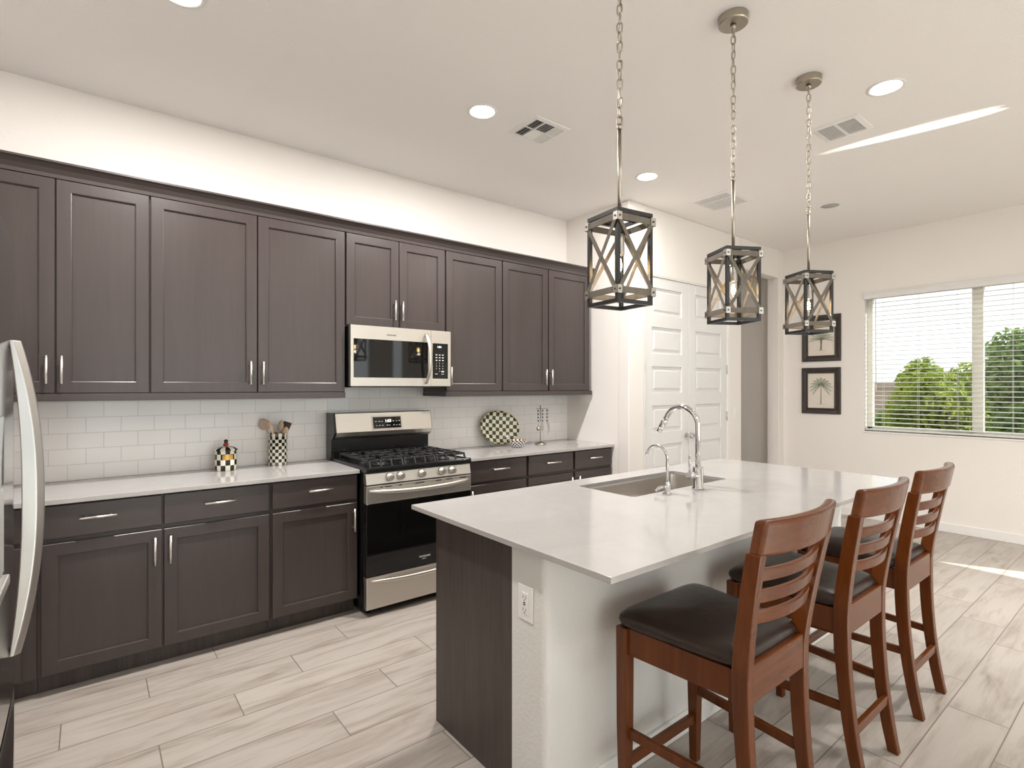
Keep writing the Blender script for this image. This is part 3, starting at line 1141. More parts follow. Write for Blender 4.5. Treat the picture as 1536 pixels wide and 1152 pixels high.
# back guard
b = MB()
zs = [(3.735, 0.925), (3.735, 1.062), (3.715, 1.066), (3.690, 1.085), (3.672, 1.115), (3.700, 1.244), (3.712, 1.250), (WALL_Y - 0.03, 1.250), (WALL_Y - 0.03, 0.925)]
b.mat(0).loft([[(RX0 - 0.012, y, z) for y, z in zs], [(RX1 - 0.014, y, z) for y, z in zs]])
bg = obj('back_guard', b, M['enamel'], rg)
b = MB()
zs2 = [(3.7125, 1.0665), (3.688, 1.084), (3.669, 1.114), (3.697, 1.2455), (3.7045, 1.2455), (3.690, 1.12), (3.72, 1.07)]
b.loft([[(RX0 + 0.004, y, z) for y, z in zs2], [(RX1 - 0.018, y, z) for y, z in zs2]])
sp = obj('steel_fascia', b, M['steel'], bg)
# clock panel on the sloped fascia
fx = Vector((1, 0, 0))
fu = Vector((0, 0.028, 0.1315)).normalized()
fn = fx.cross(fu)
o0 = Vector((1.618, 3.6715, 1.131))
b = MB()


def slant(u, v, d):
    return o0 + fx * u + fu * v + fn * d


for (u0, u1, v0, v1, d, m) in ((-0.010, 0.230, -0.010, 0.094, 0.0015, 0), (0, 0.220, 0, 0.084, 0.003, 1)):
    b.mat(m)
    b.loft([[slant(u0, v0, dd), slant(u1, v0, dd), slant(u1, v1, dd), slant(u0, v1, dd)] for dd in (-0.002, d)])
ckp = obj('clock_panel', b, [M['clip'], M['blackglass']], bg)
text('clock_digits', '1:03', 0.030, ckp, M['display'], slant(0.092, 0.044, 0.0036), fx, fu)
for r, cols in ((0.048, (0.014, 0.040, 0.062, 0.152, 0.178, 0.200)), (0.018, (0.018, 0.042, 0.066, 0.102, 0.120, 0.155, 0.178, 0.200))):
    b = MB()
    for cix, u in enumerate(cols):
        b.loft([[slant(u, r, dd), slant(u + 0.014, r, dd), slant(u + 0.012, r + 0.006 + 0.003 * (cix % 2), dd), slant(u + 0.002, r + 0.006, dd)] for dd in (0.003, 0.0036)])
    obj('button', b, M['lettergrey'], ckp)

# ------------------------------------------------------------------ microwave
MF = 3.44
mx0, mx1, mz0, mz1 = kx(1.332), kx(2.093), kz(1.441), kz(1.843)
mw = thing('microwave', 'stainless steel over-the-range microwave under the short wall cabinet', 'microwave', ((mx0 + mx1) / 2, 3.65, mz0))
b = MB()
b.mat(0).box(mx0 + 0.004, mx1 - 0.004, MF + 0.036, WALL_Y - 0.012, mz0 + 0.002, mz1 - 0.006)
b.mat(0).box(mx0 + 0.03, mx1 - 0.03, MF + 0.06, WALL_Y - 0.06, mz0 - 0.010, mz0 + 0.002)
obj('body', b, [M['enamel'], M['steel']], mw)
dx1 = kx(1.928)
gz0, gz1 = kz(1.497), kz(1.754)
gxa, gxb = kx(1.352), kx(1.905)
b = MB()
b.box(mx0, dx1, MF, MF + 0.036, gz1, mz1)
b.box(mx0, dx1, MF, MF + 0.036, mz0, gz0)
b.box(mx0, gxa, MF, MF + 0.036, gz0, gz1)
b.box(gxb, dx1, MF, MF + 0.036, gz0, gz1)
md_ = obj('door', b, M['steel'], mw)
obj('door_glass', MB().box(gxa, gxb, MF + 0.002, MF + 0.030, gz0, gz1), M['blackglass'], md_)
# bowed vertical handle
b = MB()
R = []
hxm = kx(1.882)
for k in range(21):
    u = k / 20 * 2 - 1
    e = 1 - abs(u) ** 2.4
    yy = MF - 0.010 - 0.050 * e
    zz = (kz(1.457) + kz(1.815)) / 2 + u * (kz(1.815) - kz(1.457)) / 2
    wd = 0.009 + 0.006 * e
    R.append([(hxm + wd * cos(2 * pi * i / 12) + 0.010 * e, yy + 0.009 * sin(2 * pi * i / 12), zz) for i in range(12)])
b.loft(R, True, True)
b.box(hxm - 0.008, hxm + 0.008, MF - 0.012, MF, kz(1.457), kz(1.457) + 0.02)
b.box(hxm - 0.008, hxm + 0.008, MF - 0.012, MF, kz(1.815) - 0.02, kz(1.815))
obj('handle', b, M['steel'], md_)
text('lettering', 'FRIGIDAIRE', 0.014, md_, M['bolt'], ((mx0 + dx1) / 2 - 0.045, MF - 0.0008, kz(1.784)), (1, 0, 0), (0, 0, 1))
px0, px1, pz0, pz1 = kx(1.941), kx(2.070), kz(1.495), kz(1.751)
b = MB()
b.mat(0)
b.box(dx1 + 0.002, mx1, MF, MF + 0.036, pz1, mz1)
b.box(dx1 + 0.002, mx1, MF, MF + 0.036, mz0, pz0)
b.box(dx1 + 0.002, px0, MF, MF + 0.036, pz0, pz1)
b.box(px1, mx1, MF, MF + 0.036, pz0, pz1)
b.mat(1).box(px0, px1, MF + 0.001, MF + 0.03, pz0, pz1)
cpn = obj('control_panel', b, [M['steel'], M['blackglass']], mw)
text('clock_digits', '1:04', 0.020, cpn, M['display'], (px0 + 0.040, MF, pz1 - 0.032), (1, 0, 0), (0, 0, 1))
rows = [(0.088, 3), (0.108, 3), (0.128, 3)]
b = MB()
for dz, n_ in rows:
    for k in range(3):
        x = px0 + 0.026 + k * 0.027
        b.box(x, x + 0.014, MF - 0.0004, MF + 0.002, pz1 - dz, pz1 - dz + 0.006)
for k in (0, 2):
    x = px0 + 0.024 + k * 0.026
    b.box(x, x + 0.018, MF - 0.0004, MF + 0.002, pz1 - 0.228, pz1 - 0.224)
obj('button', b, M['lettergrey'], cpn)
for r, row in enumerate((('1', '2', '3'), ('4', '5', '6'), ('7', '8', '9'), (None, '0', None))):
    for c_, ch in enumerate(row):
        if ch:
            text('key_digit', ch, 0.013, cpn, M['lettergrey'], (px0 + 0.029 + c_ * 0.027, MF + 0.0002, pz1 - 0.151 - r * 0.020), (1, 0, 0), (0, 0, 1))
b = MB()
b.box(px0 + 0.074, px0 + 0.098, MF - 0.0004, MF + 0.002, pz1 - 0.212, pz1 - 0.203)
obj('button', b, M['lettergrey'], cpn)

# ------------------------------------------------------------------ refrigerator at the left edge
FX, FY1, FY0, FZ = -0.143, 1.772, 0.87, 1.775
fg = thing('refrigerator', 'tall stainless steel refrigerator facing along the kitchen, cut by the picture edge', 'refrigerator', (-0.55, 1.32, 0))
b = MB()
b.box(LEFT_X + 0.02, FX - 0.075, FY0 + 0.006, FY1 - 0.006, 0.03, FZ - 0.012)
b.box(LEFT_X + 0.05, FX - 0.10, FY0 + 0.03, FY1 - 0.03, 0, 0.03)
obj('body', b, M['plasticblack'], fg)


def fridge_front(z0, z1):
    """Softly convex front facing +x with rounded vertical edges."""
    R = []
    n_ = 28
    out = []
    for k in range(n_ + 1):
        u = k / n_ * 2 - 1
        y = (FY0 + FY1) / 2 + u * (FY1 - FY0) / 2
        bulge = 0.005 * (1 - u * u)
        edge = -0.022 * max(0, (abs(u) - 0.955) / 0.045) ** 2
        out.append((FX + bulge + edge, y))
    ring = [(x, y) for x, y in out] + [(FX - 0.07, FY1), (FX - 0.07, FY0)]
    return [[(x, y, z0) for x, y in ring], [(x, y, z1) for x, y in ring]]


b = MB()
b.loft(fridge_front(0.725, FZ), True, False)
fd = obj('door', b, M['steelv'], fg)
b = MB()
b.loft(fridge_front(0.06, 0.712), True, False)
fdr = obj('freezer_drawer', b, M['steelv'], fg)
for o in (fd, fdr):
    for p in o.data.polygons:
        if abs(p.normal.z) < 0.5:
            p.use_smooth = True
b = MB()
R = []
hy = 1.635
hf = FX + 0.005 * (1 - ((hy - (FY0 + FY1) / 2) / ((FY1 - FY0) / 2)) ** 2)
for k in range(33):
    u = k / 32 * 2 - 1
    zz = 1.185 + u * 0.352
    e = 1 - abs(u) ** 2.2
    xi = hf - 0.001 + 0.021 * e
    xo = hf + 0.018 + 0.040 * e
    tw = 0.016
    R.append([(xi, hy - tw, zz), (xo - 0.012, hy - tw, zz), (xo, hy - tw * 0.3, zz), (xo, hy + tw, zz), (xi, hy + tw, zz)])
b.loft(R, True, False)
obj('handle', b, M['pull'], fd, 0.002)
b = MB()
b.mat(0).box(FX + 0.001, FX + 0.007, 1.22, 1.48, 1.235, 1.375)
b.mat(1).box(FX + 0.001, FX + 0.007, 1.22, 1.48, 1.06, 1.23)
b.mat(1).box(FX + 0.001, FX + 0.016, 1.22, 1.48, 1.035, 1.055)
obj('water_dispenser', b, [M['blackglass'], M['satin']], fd, 0.003)
# ------------------------------------------------------------------ island
IX0, IX1, IY0, IY1 = 1.113, 3.618, 0.973, 2.125
BX0, BX1 = 1.168, 3.585
PY0, PY1 = 1.300, 1.478
il = thing('kitchen_island', 'kitchen island with a dark wood end panel and a white plastered seating side', 'island', (2.36, 1.66, 0))
b = MB()
ch = 0.028
ring = [(BX0, PY1)] + [(BX0 + ch - ch * cos(t), PY0 + ch - ch * sin(t)) for t in [pi / 2 * k / 6 for k in range(7)]]
ring += [(BX1 - ch + ch * sin(t), PY0 + ch - ch * cos(t)) for t in [pi / 2 * k / 6 for k in range(7)]] + [(BX1, PY1)]
b.loft([[(x, y, 0) for x, y in ring], [(x, y, 0.889) for x, y in ring]], True, False)
pw = obj('half_wall', b, M['island_wall'], il)
obj('baseboard', MB().box(BX0 + 0.03, BX1 - 0.03, PY0 - 0.014, PY0 + 0.002, 0, 0.090), M['trim'], il, 0.004)
b = MB()
b.box(BX0 + 0.012, BX1, PY1 + 0.001, 1.955, 0.10, 0.69)
b.box(BX0 + 0.012, 1.93, PY1 + 0.001, 2.000, 0.69, 0.889)
b.box(2.92, BX1, PY1 + 0.001, 2.000, 0.69, 0.889)
b.box(BX0 + 0.012, BX1, 1.955, 2.000, 0.10, 0.66)
b.box(BX0 + 0.03, BX1, PY1 + 0.001, 1.93, 0, 0.10)
obj('cabinet_body', b, M['cab'], il)
obj('end_panel', MB().box(BX0, BX0 + 0.012, PY1 + 0.0005, 2.004, 0, 0.889), M['panelwood'], il)
nd = 5
for k in range(nd):
    x0 = BX0 + 0.02 + k * (BX1 - BX0 - 0.03) / nd
    x1 = x0 + (BX1 - BX0 - 0.03) / nd - 0.008
    b = MB()
    panel_door(b, x0, x1, -2.022, 0.11, 0.875)
    b.v = [(p[0], -p[1], p[2]) for p in b.v]
    d = obj('door', b, M['cab'], il)
    hb = MB()
    hx = x1 - 0.03 if k % 2 == 0 else x0 + 0.03
    hb.cyl((hx, 2.052, 0.62), (hx, 2.052, 0.77), 0.006, n=12)
    for z in (0.645, 0.745):
        hb.cyl((hx, 2.022, z), (hx, 2.052, z), 0.0045, n=10)
    obj('handle', hb, M['satin'], d)

# island top with the sink cut-out
SX0, SX1, SYa, SYb = 2.010, 2.840, 1.620, 1.986
z0, z1 = 0.8945, CT
b = MB()


def cut_ring(i, z, r=0.02):
    pts = []
    for cx, cy, a0 in ((SX1 - i - r, SYa + i + r, -pi / 2), (SX1 - i - r, SYb - i - r, 0), (SX0 + i + r, SYb - i - r, pi / 2), (SX0 + i + r, SYa + i + r, pi)):
        for k in range(5):
            a = a0 + pi / 2 * k / 4
            pts.append((cx + r * cos(a), cy + r * sin(a), z))
    return pts


inn = cut_ring(0, z1)
outc = [(IX1, IY0, z1), (IX1, IY1, z1), (IX0, IY1, z1), (IX0, IY0, z1)]
vs = []
for zz in (z1, z0):
    vs += [(p[0], p[1], zz) for p in outc] + [(p[0], p[1], zz) for p in inn]
n_in = len(inn)
st = 4 + n_in
fs = []
for base, flip in ((0, False), (st, True)):
    for c in range(4):
        o_a, o_b = base + c, base + (c + 1) % 4
        seg_ = [base + 4 + c * 5 + k for k in range(5)]
        nxt = base + 4 + ((c + 1) % 4) * 5
        f1 = [o_a] + seg_[::-1]
        for k in range(4):
            fs.append((o_a, seg_[k + 1], seg_[k]))
        fs.append((o_a, o_b, nxt, seg_[4]))
for c in range(4):
    fs.append((c, (c + 1) % 4, st + (c + 1) % 4, st + c))
for k in range(n_in):
    fs.append((4 + k, 4 + (k + 1) % n_in, st + 4 + (k + 1) % n_in, st + 4 + k))
b.add(vs, fs, False)
tag(obj('island_worktop', b, M['quartz'], bevel=0.0015), 'large white quartz island top with the sink cut into it', 'countertop')

# undermount sink
sk = thing('kitchen_sink', 'rectangular stainless undermount sink set in the island top', 'sink', ((SX0 + SX1) / 2, (SYa + SYb) / 2, 0.67))
b = MB()
rings = [cut_ring(-0.025, 0.8935, 0.03), cut_ring(-0.004, 0.8935, 0.03), cut_ring(-0.003, 0.885, 0.03), cut_ring(0.004, 0.74, 0.05), cut_ring(0.012, 0.712, 0.06), cut_ring(0.040, 0.702, 0.06)]
b.loft(rings, False, False)
o = len(b.v) - 20
b.f.append(list(range(o, o + 20)))
b.mi.append(0)
b.sm.append(False)
obj('basin', b, M['sink'], sk)
b = MB()
b.lathe([(0.045, 0.7035), (0.043, 0.706), (0.030, 0.704), (0.028, 0.7035)], ((SX0 + SX1) / 2, SYb - 0.11, 0), 24)
obj('drain', b, M['chrome'], sk)

# main faucet
fc = thing('kitchen_faucet', 'tall chrome pull-down gooseneck faucet behind the island sink', 'faucet', (2.438, 1.552, CT))
fxx, fy = 2.438, 1.552
b = MB()
b.lathe([(0.030, CT), (0.030, CT + 0.006), (0.0265, CT + 0.010), (0.0265, CT + 0.108), (0.024, CT + 0.112), (0.001, CT + 0.112)], (fxx, fy, 0), 28)
obj('body', b, M['chrome'], fc)
pts = [(fxx, fy, CT + 0.09), (fxx, fy, 1.10), (fxx, fy, 1.18)]
rad = 0.098
for k in range(25):
    a = pi - radians(148) * k / 24
    pts.append((fxx, fy + rad + rad * cos(a), 1.232 + rad * sin(a)))
a = pi - radians(148)
tx, tz = sin(a), -cos(a)
end = Vector(pts[-1])
dirv = Vector((0, sin(a), -cos(a)))
b = MB()
b.tube(pts + [tuple(end + dirv * 0.030)], 0.0135, 14)
obj('spout', b, M['chrome'], fc)
b = MB()
b.cyl(end + dirv * 0.028, end + dirv * 0.075, 0.0155, 0.0165, 16)
b.cyl(end + dirv * 0.077, end + dirv * 0.108, 0.0155, 0.0145, 16)
b.cyl(end + dirv * 0.060, end + dirv * 0.080, 0.0135, 0.0135, 16)
obj('spray_head', b, M['chrome'], fc)
b = MB()
b.cyl((fxx - 0.020, fy, CT + 0.075), (fxx - 0.082, fy, CT + 0.075), 0.0175, n=20)
b.cyl((fxx - 0.072, fy, CT + 0.085), (fxx - 0.074, fy, CT + 0.178), 0.0055, 0.0045, 12)
obj('lever', b, M['chrome'], fc)

# filtered-water tap
ft = thing('filter_tap', 'small slim chrome filtered-water tap beside the main faucet', 'faucet', (2.200, 1.567, CT))
fxx, fy = 2.200, 1.567
b = MB()
b.lathe([(0.024, CT), (0.023, CT + 0.004), (0.013, CT + 0.007), (0.011, CT + 0.014), (0.0145, CT + 0.022), (0.0145, CT + 0.050), (0.010, CT + 0.058), (0.001, CT + 0.060)], (fxx, fy, 0), 24)
obj('body', b, M['chrome'], ft)
pts = [(fxx, fy, CT + 0.05), (fxx, fy, 1.03)]
rad = 0.061
for k in range(21):
    a = pi - radians(160) * k / 20
    pts.append((fxx, fy + rad + rad * cos(a), 1.083 + rad * sin(a)))
a = pi - radians(160)
end = Vector(pts[-1])
b = MB()
b.tube(pts + [tuple(end + Vector((0, sin(a), -cos(a))) * 0.012)], [0.0068] * (len(pts) - 4) + [0.0066, 0.0066, 0.0070, 0.0072, 0.0072], 12)
obj('spout', b, M['nickel'] if False else M['chrome'], ft)
b = MB()
b.cyl((fxx - 0.010, fy, CT + 0.036), (fxx - 0.030, fy, CT + 0.036), 0.009, 0.008, 14)
b.tube([(fxx - 0.026, fy, CT + 0.038), (fxx - 0.038, fy + 0.012, CT + 0.034), (fxx - 0.056, fy + 0.030, CT + 0.020)], [0.006, 0.008, 0.011], 12)
obj('lever', b, M['chrome'], ft)

# outlet on the island end, switch by the pantry
t = thing('wall_outlet', 'white double power outlet plate on the plastered end of the island', 'outlet', (BX0, 1.400, 0.70))
b = MB()
b.box(BX0 - 0.005, BX0 - 0.0005, 1.362, 1.438, 0.637, 0.757)
pl_ = obj('face_plate', b, M['plate_white'], t, 0.002)
b = MB()
b.mat(0).box(BX0 - 0.008, BX0 - 0.004, 1.384, 1.416, 0.662, 0.732)
b.mat(1)
for zc in (0.718, 0.676):
    b.box(BX0 - 0.0084, BX0 - 0.007, 1.391, 1.3932, zc - 0.005, zc + 0.005)
    b.box(BX0 - 0.0084, BX0 - 0.007, 1.4062, 1.4084, zc - 0.005, zc + 0.005)
    b.cyl((BX0 - 0.0084, 1.400, zc - 0.010), (BX0 - 0.007, 1.400, zc - 0.010), 0.0024, n=10)
b.box(BX0 - 0.0088, BX0 - 0.007, 1.395, 1.405, 0.6975, 0.7015)
b.box(BX0 - 0.0088, BX0 - 0.007, 1.395, 1.405, 0.6905, 0.6945)
obj('receptacle', b, [M['plate_white'], M['plasticblack']], t)
t = thing('light_switch', 'white light switch plate on the wall right of the pantry doors', 'switch', (5.542, DOOR_Y, 1.155))
obj('face_plate', MB().box(5.507, 5.577, DOOR_Y - 0.006, DOOR_Y - 0.0003, 1.098, 1.214), M['plate_white'], t, 0.002)
b = MB()
b.loft([[(5.526, DOOR_Y - 0.005, 1.122), (5.558, DOOR_Y - 0.005, 1.122), (5.558, DOOR_Y - 0.005, 1.190), (5.526, DOOR_Y - 0.005, 1.190)],
        [(5.526, DOOR_Y - 0.007, 1.122), (5.558, DOOR_Y - 0.007, 1.122), (5.558, DOOR_Y - 0.012, 1.190), (5.526, DOOR_Y - 0.012, 1.190)]])
obj('rocker', b, M['plate_white'], t)


# ------------------------------------------------------------------ bar stools
def make_stool(label, loc, rz):
    t = thing('bar_stool', label, 'stool', loc, rz, 'cherry wood bar stools along the island', world=False)
    sh = 0.628
    # cushion
    b = MB()
    R = []

    def cush(inset, z, dome=0.0):
        pts = []
        for k in range(56):
            a = 2 * pi * k / 56
            e = 2 / 9.0
            cx = (abs(cos(a)) ** e) * (1 if cos(a) >= 0 else -1)
            cy = (abs(sin(a)) ** e) * (1 if sin(a) >= 0 else -1)
            yy = 0.020 + cy * (0.213 - inset)
            hw = (0.2135 + 0.022 * cy) - inset
            # gentle saddle: the long sides of the front edge ride higher
            pts.append((cx * hw, yy, z))
        return pts
    for inset, z in ((0.012, sh + 0.002), (0.002, sh + 0.010), (-0.004, sh + 0.024), (0.000, sh + 0.038), (0.014, sh + 0.050), (0.040, sh + 0.058), (0.080, sh + 0.064), (0.130, sh + 0.068), (0.180, sh + 0.070)):
        R.append(cush(inset, z))
    b.loft(R, True, True)
    obj('seat', b, M['leather'], t)
    # front legs
    for s in (-1, 1):
        b = MB()
        R = []
        for z, w in ((0.0, 0.030), (0.30, 0.041), (sh, 0.044)):
            cx, cy = s * 0.206, 0.205
            R.append([(cx + i * w / 2, cy + j * w / 2, z) for i, j in ((-1, -1), (1, -1), (1, 1), (-1, 1))])
        b.loft(R)
        obj('leg', b, M['cherry'], t, 0.003)
    # rear posts, swept back at foot and at top
    for s in (-1, 1):
        b = MB()
        R = []
        for k in range(25):
            z = 0.985 * k / 24
            if z < 0.62:
                q = 1 - z / 0.62
                y = -0.192 - 0.062 * q ** 2.2
                x = 0.176 - 0.012 * q
            else:
                q = (z - 0.62) / 0.45
                y = -0.192 - 0.076 * q ** 1.25
                x = 0.176 + 0.044 * q
            d = 0.050 - 0.012 * abs(z - 0.62) / 0.62
            w = 0.036 if z > 0.05 else 0.032
            R.append([(s * x + i * w / 2, y + j * d / 2, z) for i, j in ((-1, -1), (1, -1), (1, 1), (-1, 1))])
        b.loft(R)
        obj('leg', b, M['cherry'], t, 0.004)

    def backrail(name, z0, z1, hw, yc0, yc1, bow, th, mat, bv=0.004):
        b = MB()
        R = []
        for k in range(17):
            u = k / 16 * 2 - 1
            dy = -bow * (1 - u * u)
            R.append([(u * hw, yc0 + dy - th / 2, z0), (u * hw, yc0 + dy + th / 2, z0), (u * hw, yc1 + dy + th / 2, z1), (u * hw, yc1 + dy - th / 2, z1)])
        b.loft(R)
        return obj(name, b, mat, t, bv, 3)

    def py(z):
        q = (z - 0.62) / 0.45
        return -0.192 - 0.076 * q ** 1.25
    backrail('top_rail', 0.976, 1.079, 0.229, py(0.976), py(1.072), 0.040, 0.036, M['cherryx'], 0.012)
    for zc, hw in ((0.916, 0.196), (0.851, 0.190), (0.788, 0.184)):
        backrail('slat', zc - 0.019, zc + 0.019, hw, py(zc - 0.019), py(zc + 0.019), 0.034, 0.016, M['cherryx'])
    # aprons
    z0, z1 = 0.540, sh
    obj('apron', MB().box(-0.186, 0.186, 0.192, 0.214, z0, z1), M['cherryx'], t, 0.002)
    obj('apron', MB().box(-0.160, 0.160, -0.214, -0.180, z0, z1 + 0.018), M['cherryx'], t, 0.003)
    for s in (-1, 1):
        b = MB()
        b.loft([[(s * 0.186, -0.175, z0), (s * 0.164, -0.175, z0), (s * 0.164, -0.175, z1), (s * 0.186, -0.175, z1)],
                [(s * 0.216, 0.190, z0), (s * 0.194, 0.190, z0), (s * 0.194, 0.190, z1), (s * 0.216, 0.190, z1)]])
        obj('apron', b, M['cherry'], t, 0.002)
    # stretchers
    b = MB()
    b.bar((-0.19, 0.205, 0.165), (0.19, 0.205, 0.165), 0.020, 0.034)
    obj('stretcher', b, M['cherryx'], t, 0.003)
    b = MB()
    b.bar((-0.155, -0.226, 0.200), (0.155, -0.226, 0.200), 0.020, 0.034)
    obj('stretcher', b, M['cherryx'], t, 0.003)
    for s in (-1, 1):
        b = MB()
        b.bar((s * 0.204, 0.190, 0.275), (s * 0.172, -0.205, 0.275), 0.018, 0.032)
        obj('stretcher', b, M['cherry'], t, 0.003)
    return t


st0 = make_stool('cherry wood bar stool with brown leather seat, closest to the island end with the outlet', (1.622, 0.972, 0), 0)
dup(st0, (2.312, 0.968, 0), 0, 'cherry wood bar stool with brown leather seat, middle one of the three')
dup(st0, (2.975, 0.972, 0), 0, 'cherry wood bar stool with brown leather seat, closest to the blinds window')


# ------------------------------------------------------------------ pendant lanterns
def make_pendant(label, loc, rz):
    """Local origin at the ceiling; lantern turned about its own axis."""
    t = thing('pendant_lantern', label, 'pendant light', loc, rz, 'pendant lanterns over the island', world=False)
    zc = CEIL
    top, bot = 2.045 - zc, 1.722 - zc
    h = 0.075
    pw_ = 0.013
    b = MB()
    b.lathe([(0.001, -0.036), (0.060, -0.036)], n=48, cap=False)
    b.lathe([(0.060, -0.036), (0.064, -0.032)], n=48, cap=False)
    b.lathe([(0.064, -0.032), (0.064, -0.0005)], n=48, cap=False)
    b.lathe([(0.001, -0.054), (0.010, -0.054), (0.012, -0.046), (0.012, -0.038)], n=16)
    obj('canopy', b, M['nickel'], t)
    rt = 2.370 - zc
    # chain of oval links
    b = MB()
    z = -0.052
    k = 0
    ln, lw, wr = 0.040, 0.0185, 0.0027
    while z - ln > rt - 0.012:
        pts = []
        for i in range(16):
            a = 2 * pi * i / 16
            ox, oz = lw / 2 * cos(a), (ln / 2) * sin(a)
            ox = max(-lw / 2, min(lw / 2, ox * 1.25))
            wob = 0.35 * sin(k * 1.7)
            ang = (pi / 2 if k % 2 else 0) + 0.6 + wob
            pts.append((ox * cos(ang), ox * sin(ang), z - ln / 2 + oz))
        b.tube(pts, wr, 6, closed=True)
        z -= ln - 2.4 * wr
        k += 1
    obj('chain', b, M['nickel'], t)
    b = MB()
    b.tube([(0, 0.004, -0.04)] + [(0.006 * sin(q * 0.9), 0.006 * cos(q * 0.9), -0.05 - q * (-rt - 0.05) / 24) for q in range(25)], 0.0014, 6)
    obj('wire', b, M['clip'], t)
    b = MB()
    b.cyl((0, 0, z + 0.004), (0, 0, rt), 0.004, n=10)
    b.cyl((0, 0, rt + 0.006), (0, 0, rt - 0.012), 0.009, n=14)
    b.cyl((0, 0, rt - 0.010), (0, 0, top), 0.0068, n=14)
    obj('rod', b, M['nickel'], t)
    # black square frame
    b = MB()
    q = pw_ / 2
    for sx in (-1, 1):
        for sy in (-1, 1):
            b.box(sx * h - q, sx * h + q, sy * h - q, sy * h + q, bot, top)
    for zz in (top - pw_, bot):
        for s in (-1, 1):
            b.box(-h + q, h - q, s * h - q, s * h + q, zz, zz + pw_)
            b.box(s * h - q, s * h + q, -h + q, h - q, zz, zz + pw_)
    b.box(-h, h, -0.010, 0.010, top - 0.008, top - 0.002)
    b.box(-0.010, 0.010, -h, h, top - 0.0085, top - 0.0025)
    obj('frame', b, M['blackmetal'], t)
    bz1, bz0 = 2.014 - zc, 1.766 - zc
    bh = 0.022
    hh = h + q
    for side in range(4):
        rot = Matrix.Rotation(side * pi / 2, 4, 'Z')
        for zb in (bz1, bz0):
            m = MB().box(-hh - 0.004, hh + 0.004, -hh - 0.005, -hh - 0.0005, zb - bh / 2, zb + bh / 2).xf(rot)
            obj('band', m, M['greywood'], t, 0.001)
        for s in (-1, 1):
            m = MB()
            m.bar((-s * (h - 0.001), -hh - 0.003 - 0.0012 * (s > 0), bz0 + 0.008), (s * (h - 0.001), -hh - 0.003 - 0.0012 * (s > 0), bz1 - 0.008), 0.0145, 0.0024, (0, 1, 0))
            m.xf(rot)
            obj('cross_strap', m, M['greywood'], t)
        for zb in (bz1, bz0):
            m = MB()
            e = hh + 0.0055
            m.mat(0).box(hh - 0.014, e + 0.002, -e - 0.0018, -e, zb - 0.014, zb + 0.014)
            m.box(e, e + 0.002, -e - 0.0018, -hh + 0.014, zb - 0.014, zb + 0.014)
            m.mat(1).cyl((hh - 0.004, -e - 0.0018, zb), (hh - 0.004, -e - 0.0045, zb), 0.0035, n=8)
            m.cyl((e + 0.002, -hh + 0.004, zb), (e + 0.0045, -hh + 0.004, zb), 0.0035, n=8)
            m.xf(rot)
            obj('corner_clip', m, [M['clip'], M['bolt']], t)
    # socket, bulb, filament
    sz = 1.905 - zc
    b = MB()
    b.mat(0).cyl((0, 0, top - 0.004), (0, 0, sz + 0.072), 0.0055, n=12)
    b.mat(1).lathe([(0.001, sz + 0.078), (0.014, sz + 0.076), (0.0175, sz + 0.068), (0.0175, sz + 0.004), (0.015, sz), (0.001, sz)], n=24)
    obj('socket', b, [M['blackmetal'], M['clip']], t)
    b = MB()
    b.lathe([(0.012, sz), (0.013, sz - 0.008), (0.018, sz - 0.024), (0.0215, sz - 0.040), (0.020, sz - 0.054), (0.012, sz - 0.065), (0.001, sz - 0.068)], n=24, cap=False)
    bl_ = obj('bulb', b, M['bulb'], t)
    b = MB()
    for s in range(4):
        a = s * pi / 2 + 0.4
        b.tube([(0.004 * cos(a), 0.004 * sin(a), sz - 0.012), (0.008 * cos(a), 0.008 * sin(a), sz - 0.034), (0.005 * cos(a), 0.005 * sin(a), sz - 0.054)], 0.0016, 6)
    obj('filament', b, M['filament'], bl_)
    l = bpy.data.lights.new('bulb_light', 'POINT')
    l.energy = 0.3
    l.color = (1.0, 0.88, 0.72)
    l.shadow_soft_size = 0.012
    lo = bpy.data.objects.new('bulb_light', l)
    C.objects.link(lo)
    lo.parent = t
    lo.location = (0, 0, sz - 0.085)
    return t


p0 = make_pendant('lantern pendant with crossed grey straps, first from the dark cabinets', (1.492, 1.265, CEIL), radians(-8))
dup(p0, (2.266, 1.265, CEIL), radians(-29), 'lantern pendant with crossed grey straps, middle one over the sink')
dup(p0, (3.035, 1.265, CEIL), radians(-30), 'lantern pendant with crossed grey straps, hanging in front of the palm prints')


# ------------------------------------------------------------------ ceiling fittings
def downlight(label, x, y, lit=True, power=CAN_POWER, spread=180):
    t = thing('recessed_downlight', label, 'ceiling light', (x, y, CEIL), group='recessed ceiling lights')
    b = MB()
    b.lathe([(0.092, CEIL - 0.0006), (0.092, CEIL - 0.004), (0.080, CEIL - 0.007), (0.072, CEIL - 0.004), (0.072, CEIL - 0.0006)], (x, y, 0), 40, cap=False)
    obj('trim_ring', b, M['ventwhite'], t)
    b = MB()
    b.lathe([(0.0715, CEIL - 0.0008), (0.0715, CEIL - 0.003), (0.001, CEIL - 0.003)], (x, y, 0), 40, cap=False)
    obj('lens', b, M['can'] if lit else M['offlens'], t)
    if lit:
        l = bpy.data.lights.new('downlight_lamp', 'AREA')
        l.shape = 'DISK'
        l.size = 0.13
        l.energy = power
        l.color = (1.0, 0.96, 0.92)
        l.spread = radians(spread)
        lo = bpy.data.objects.new('downlight_lamp', l)
        C.objects.link(lo)
        lo.parent = t
        lo.location = (0, 0, -0.012)


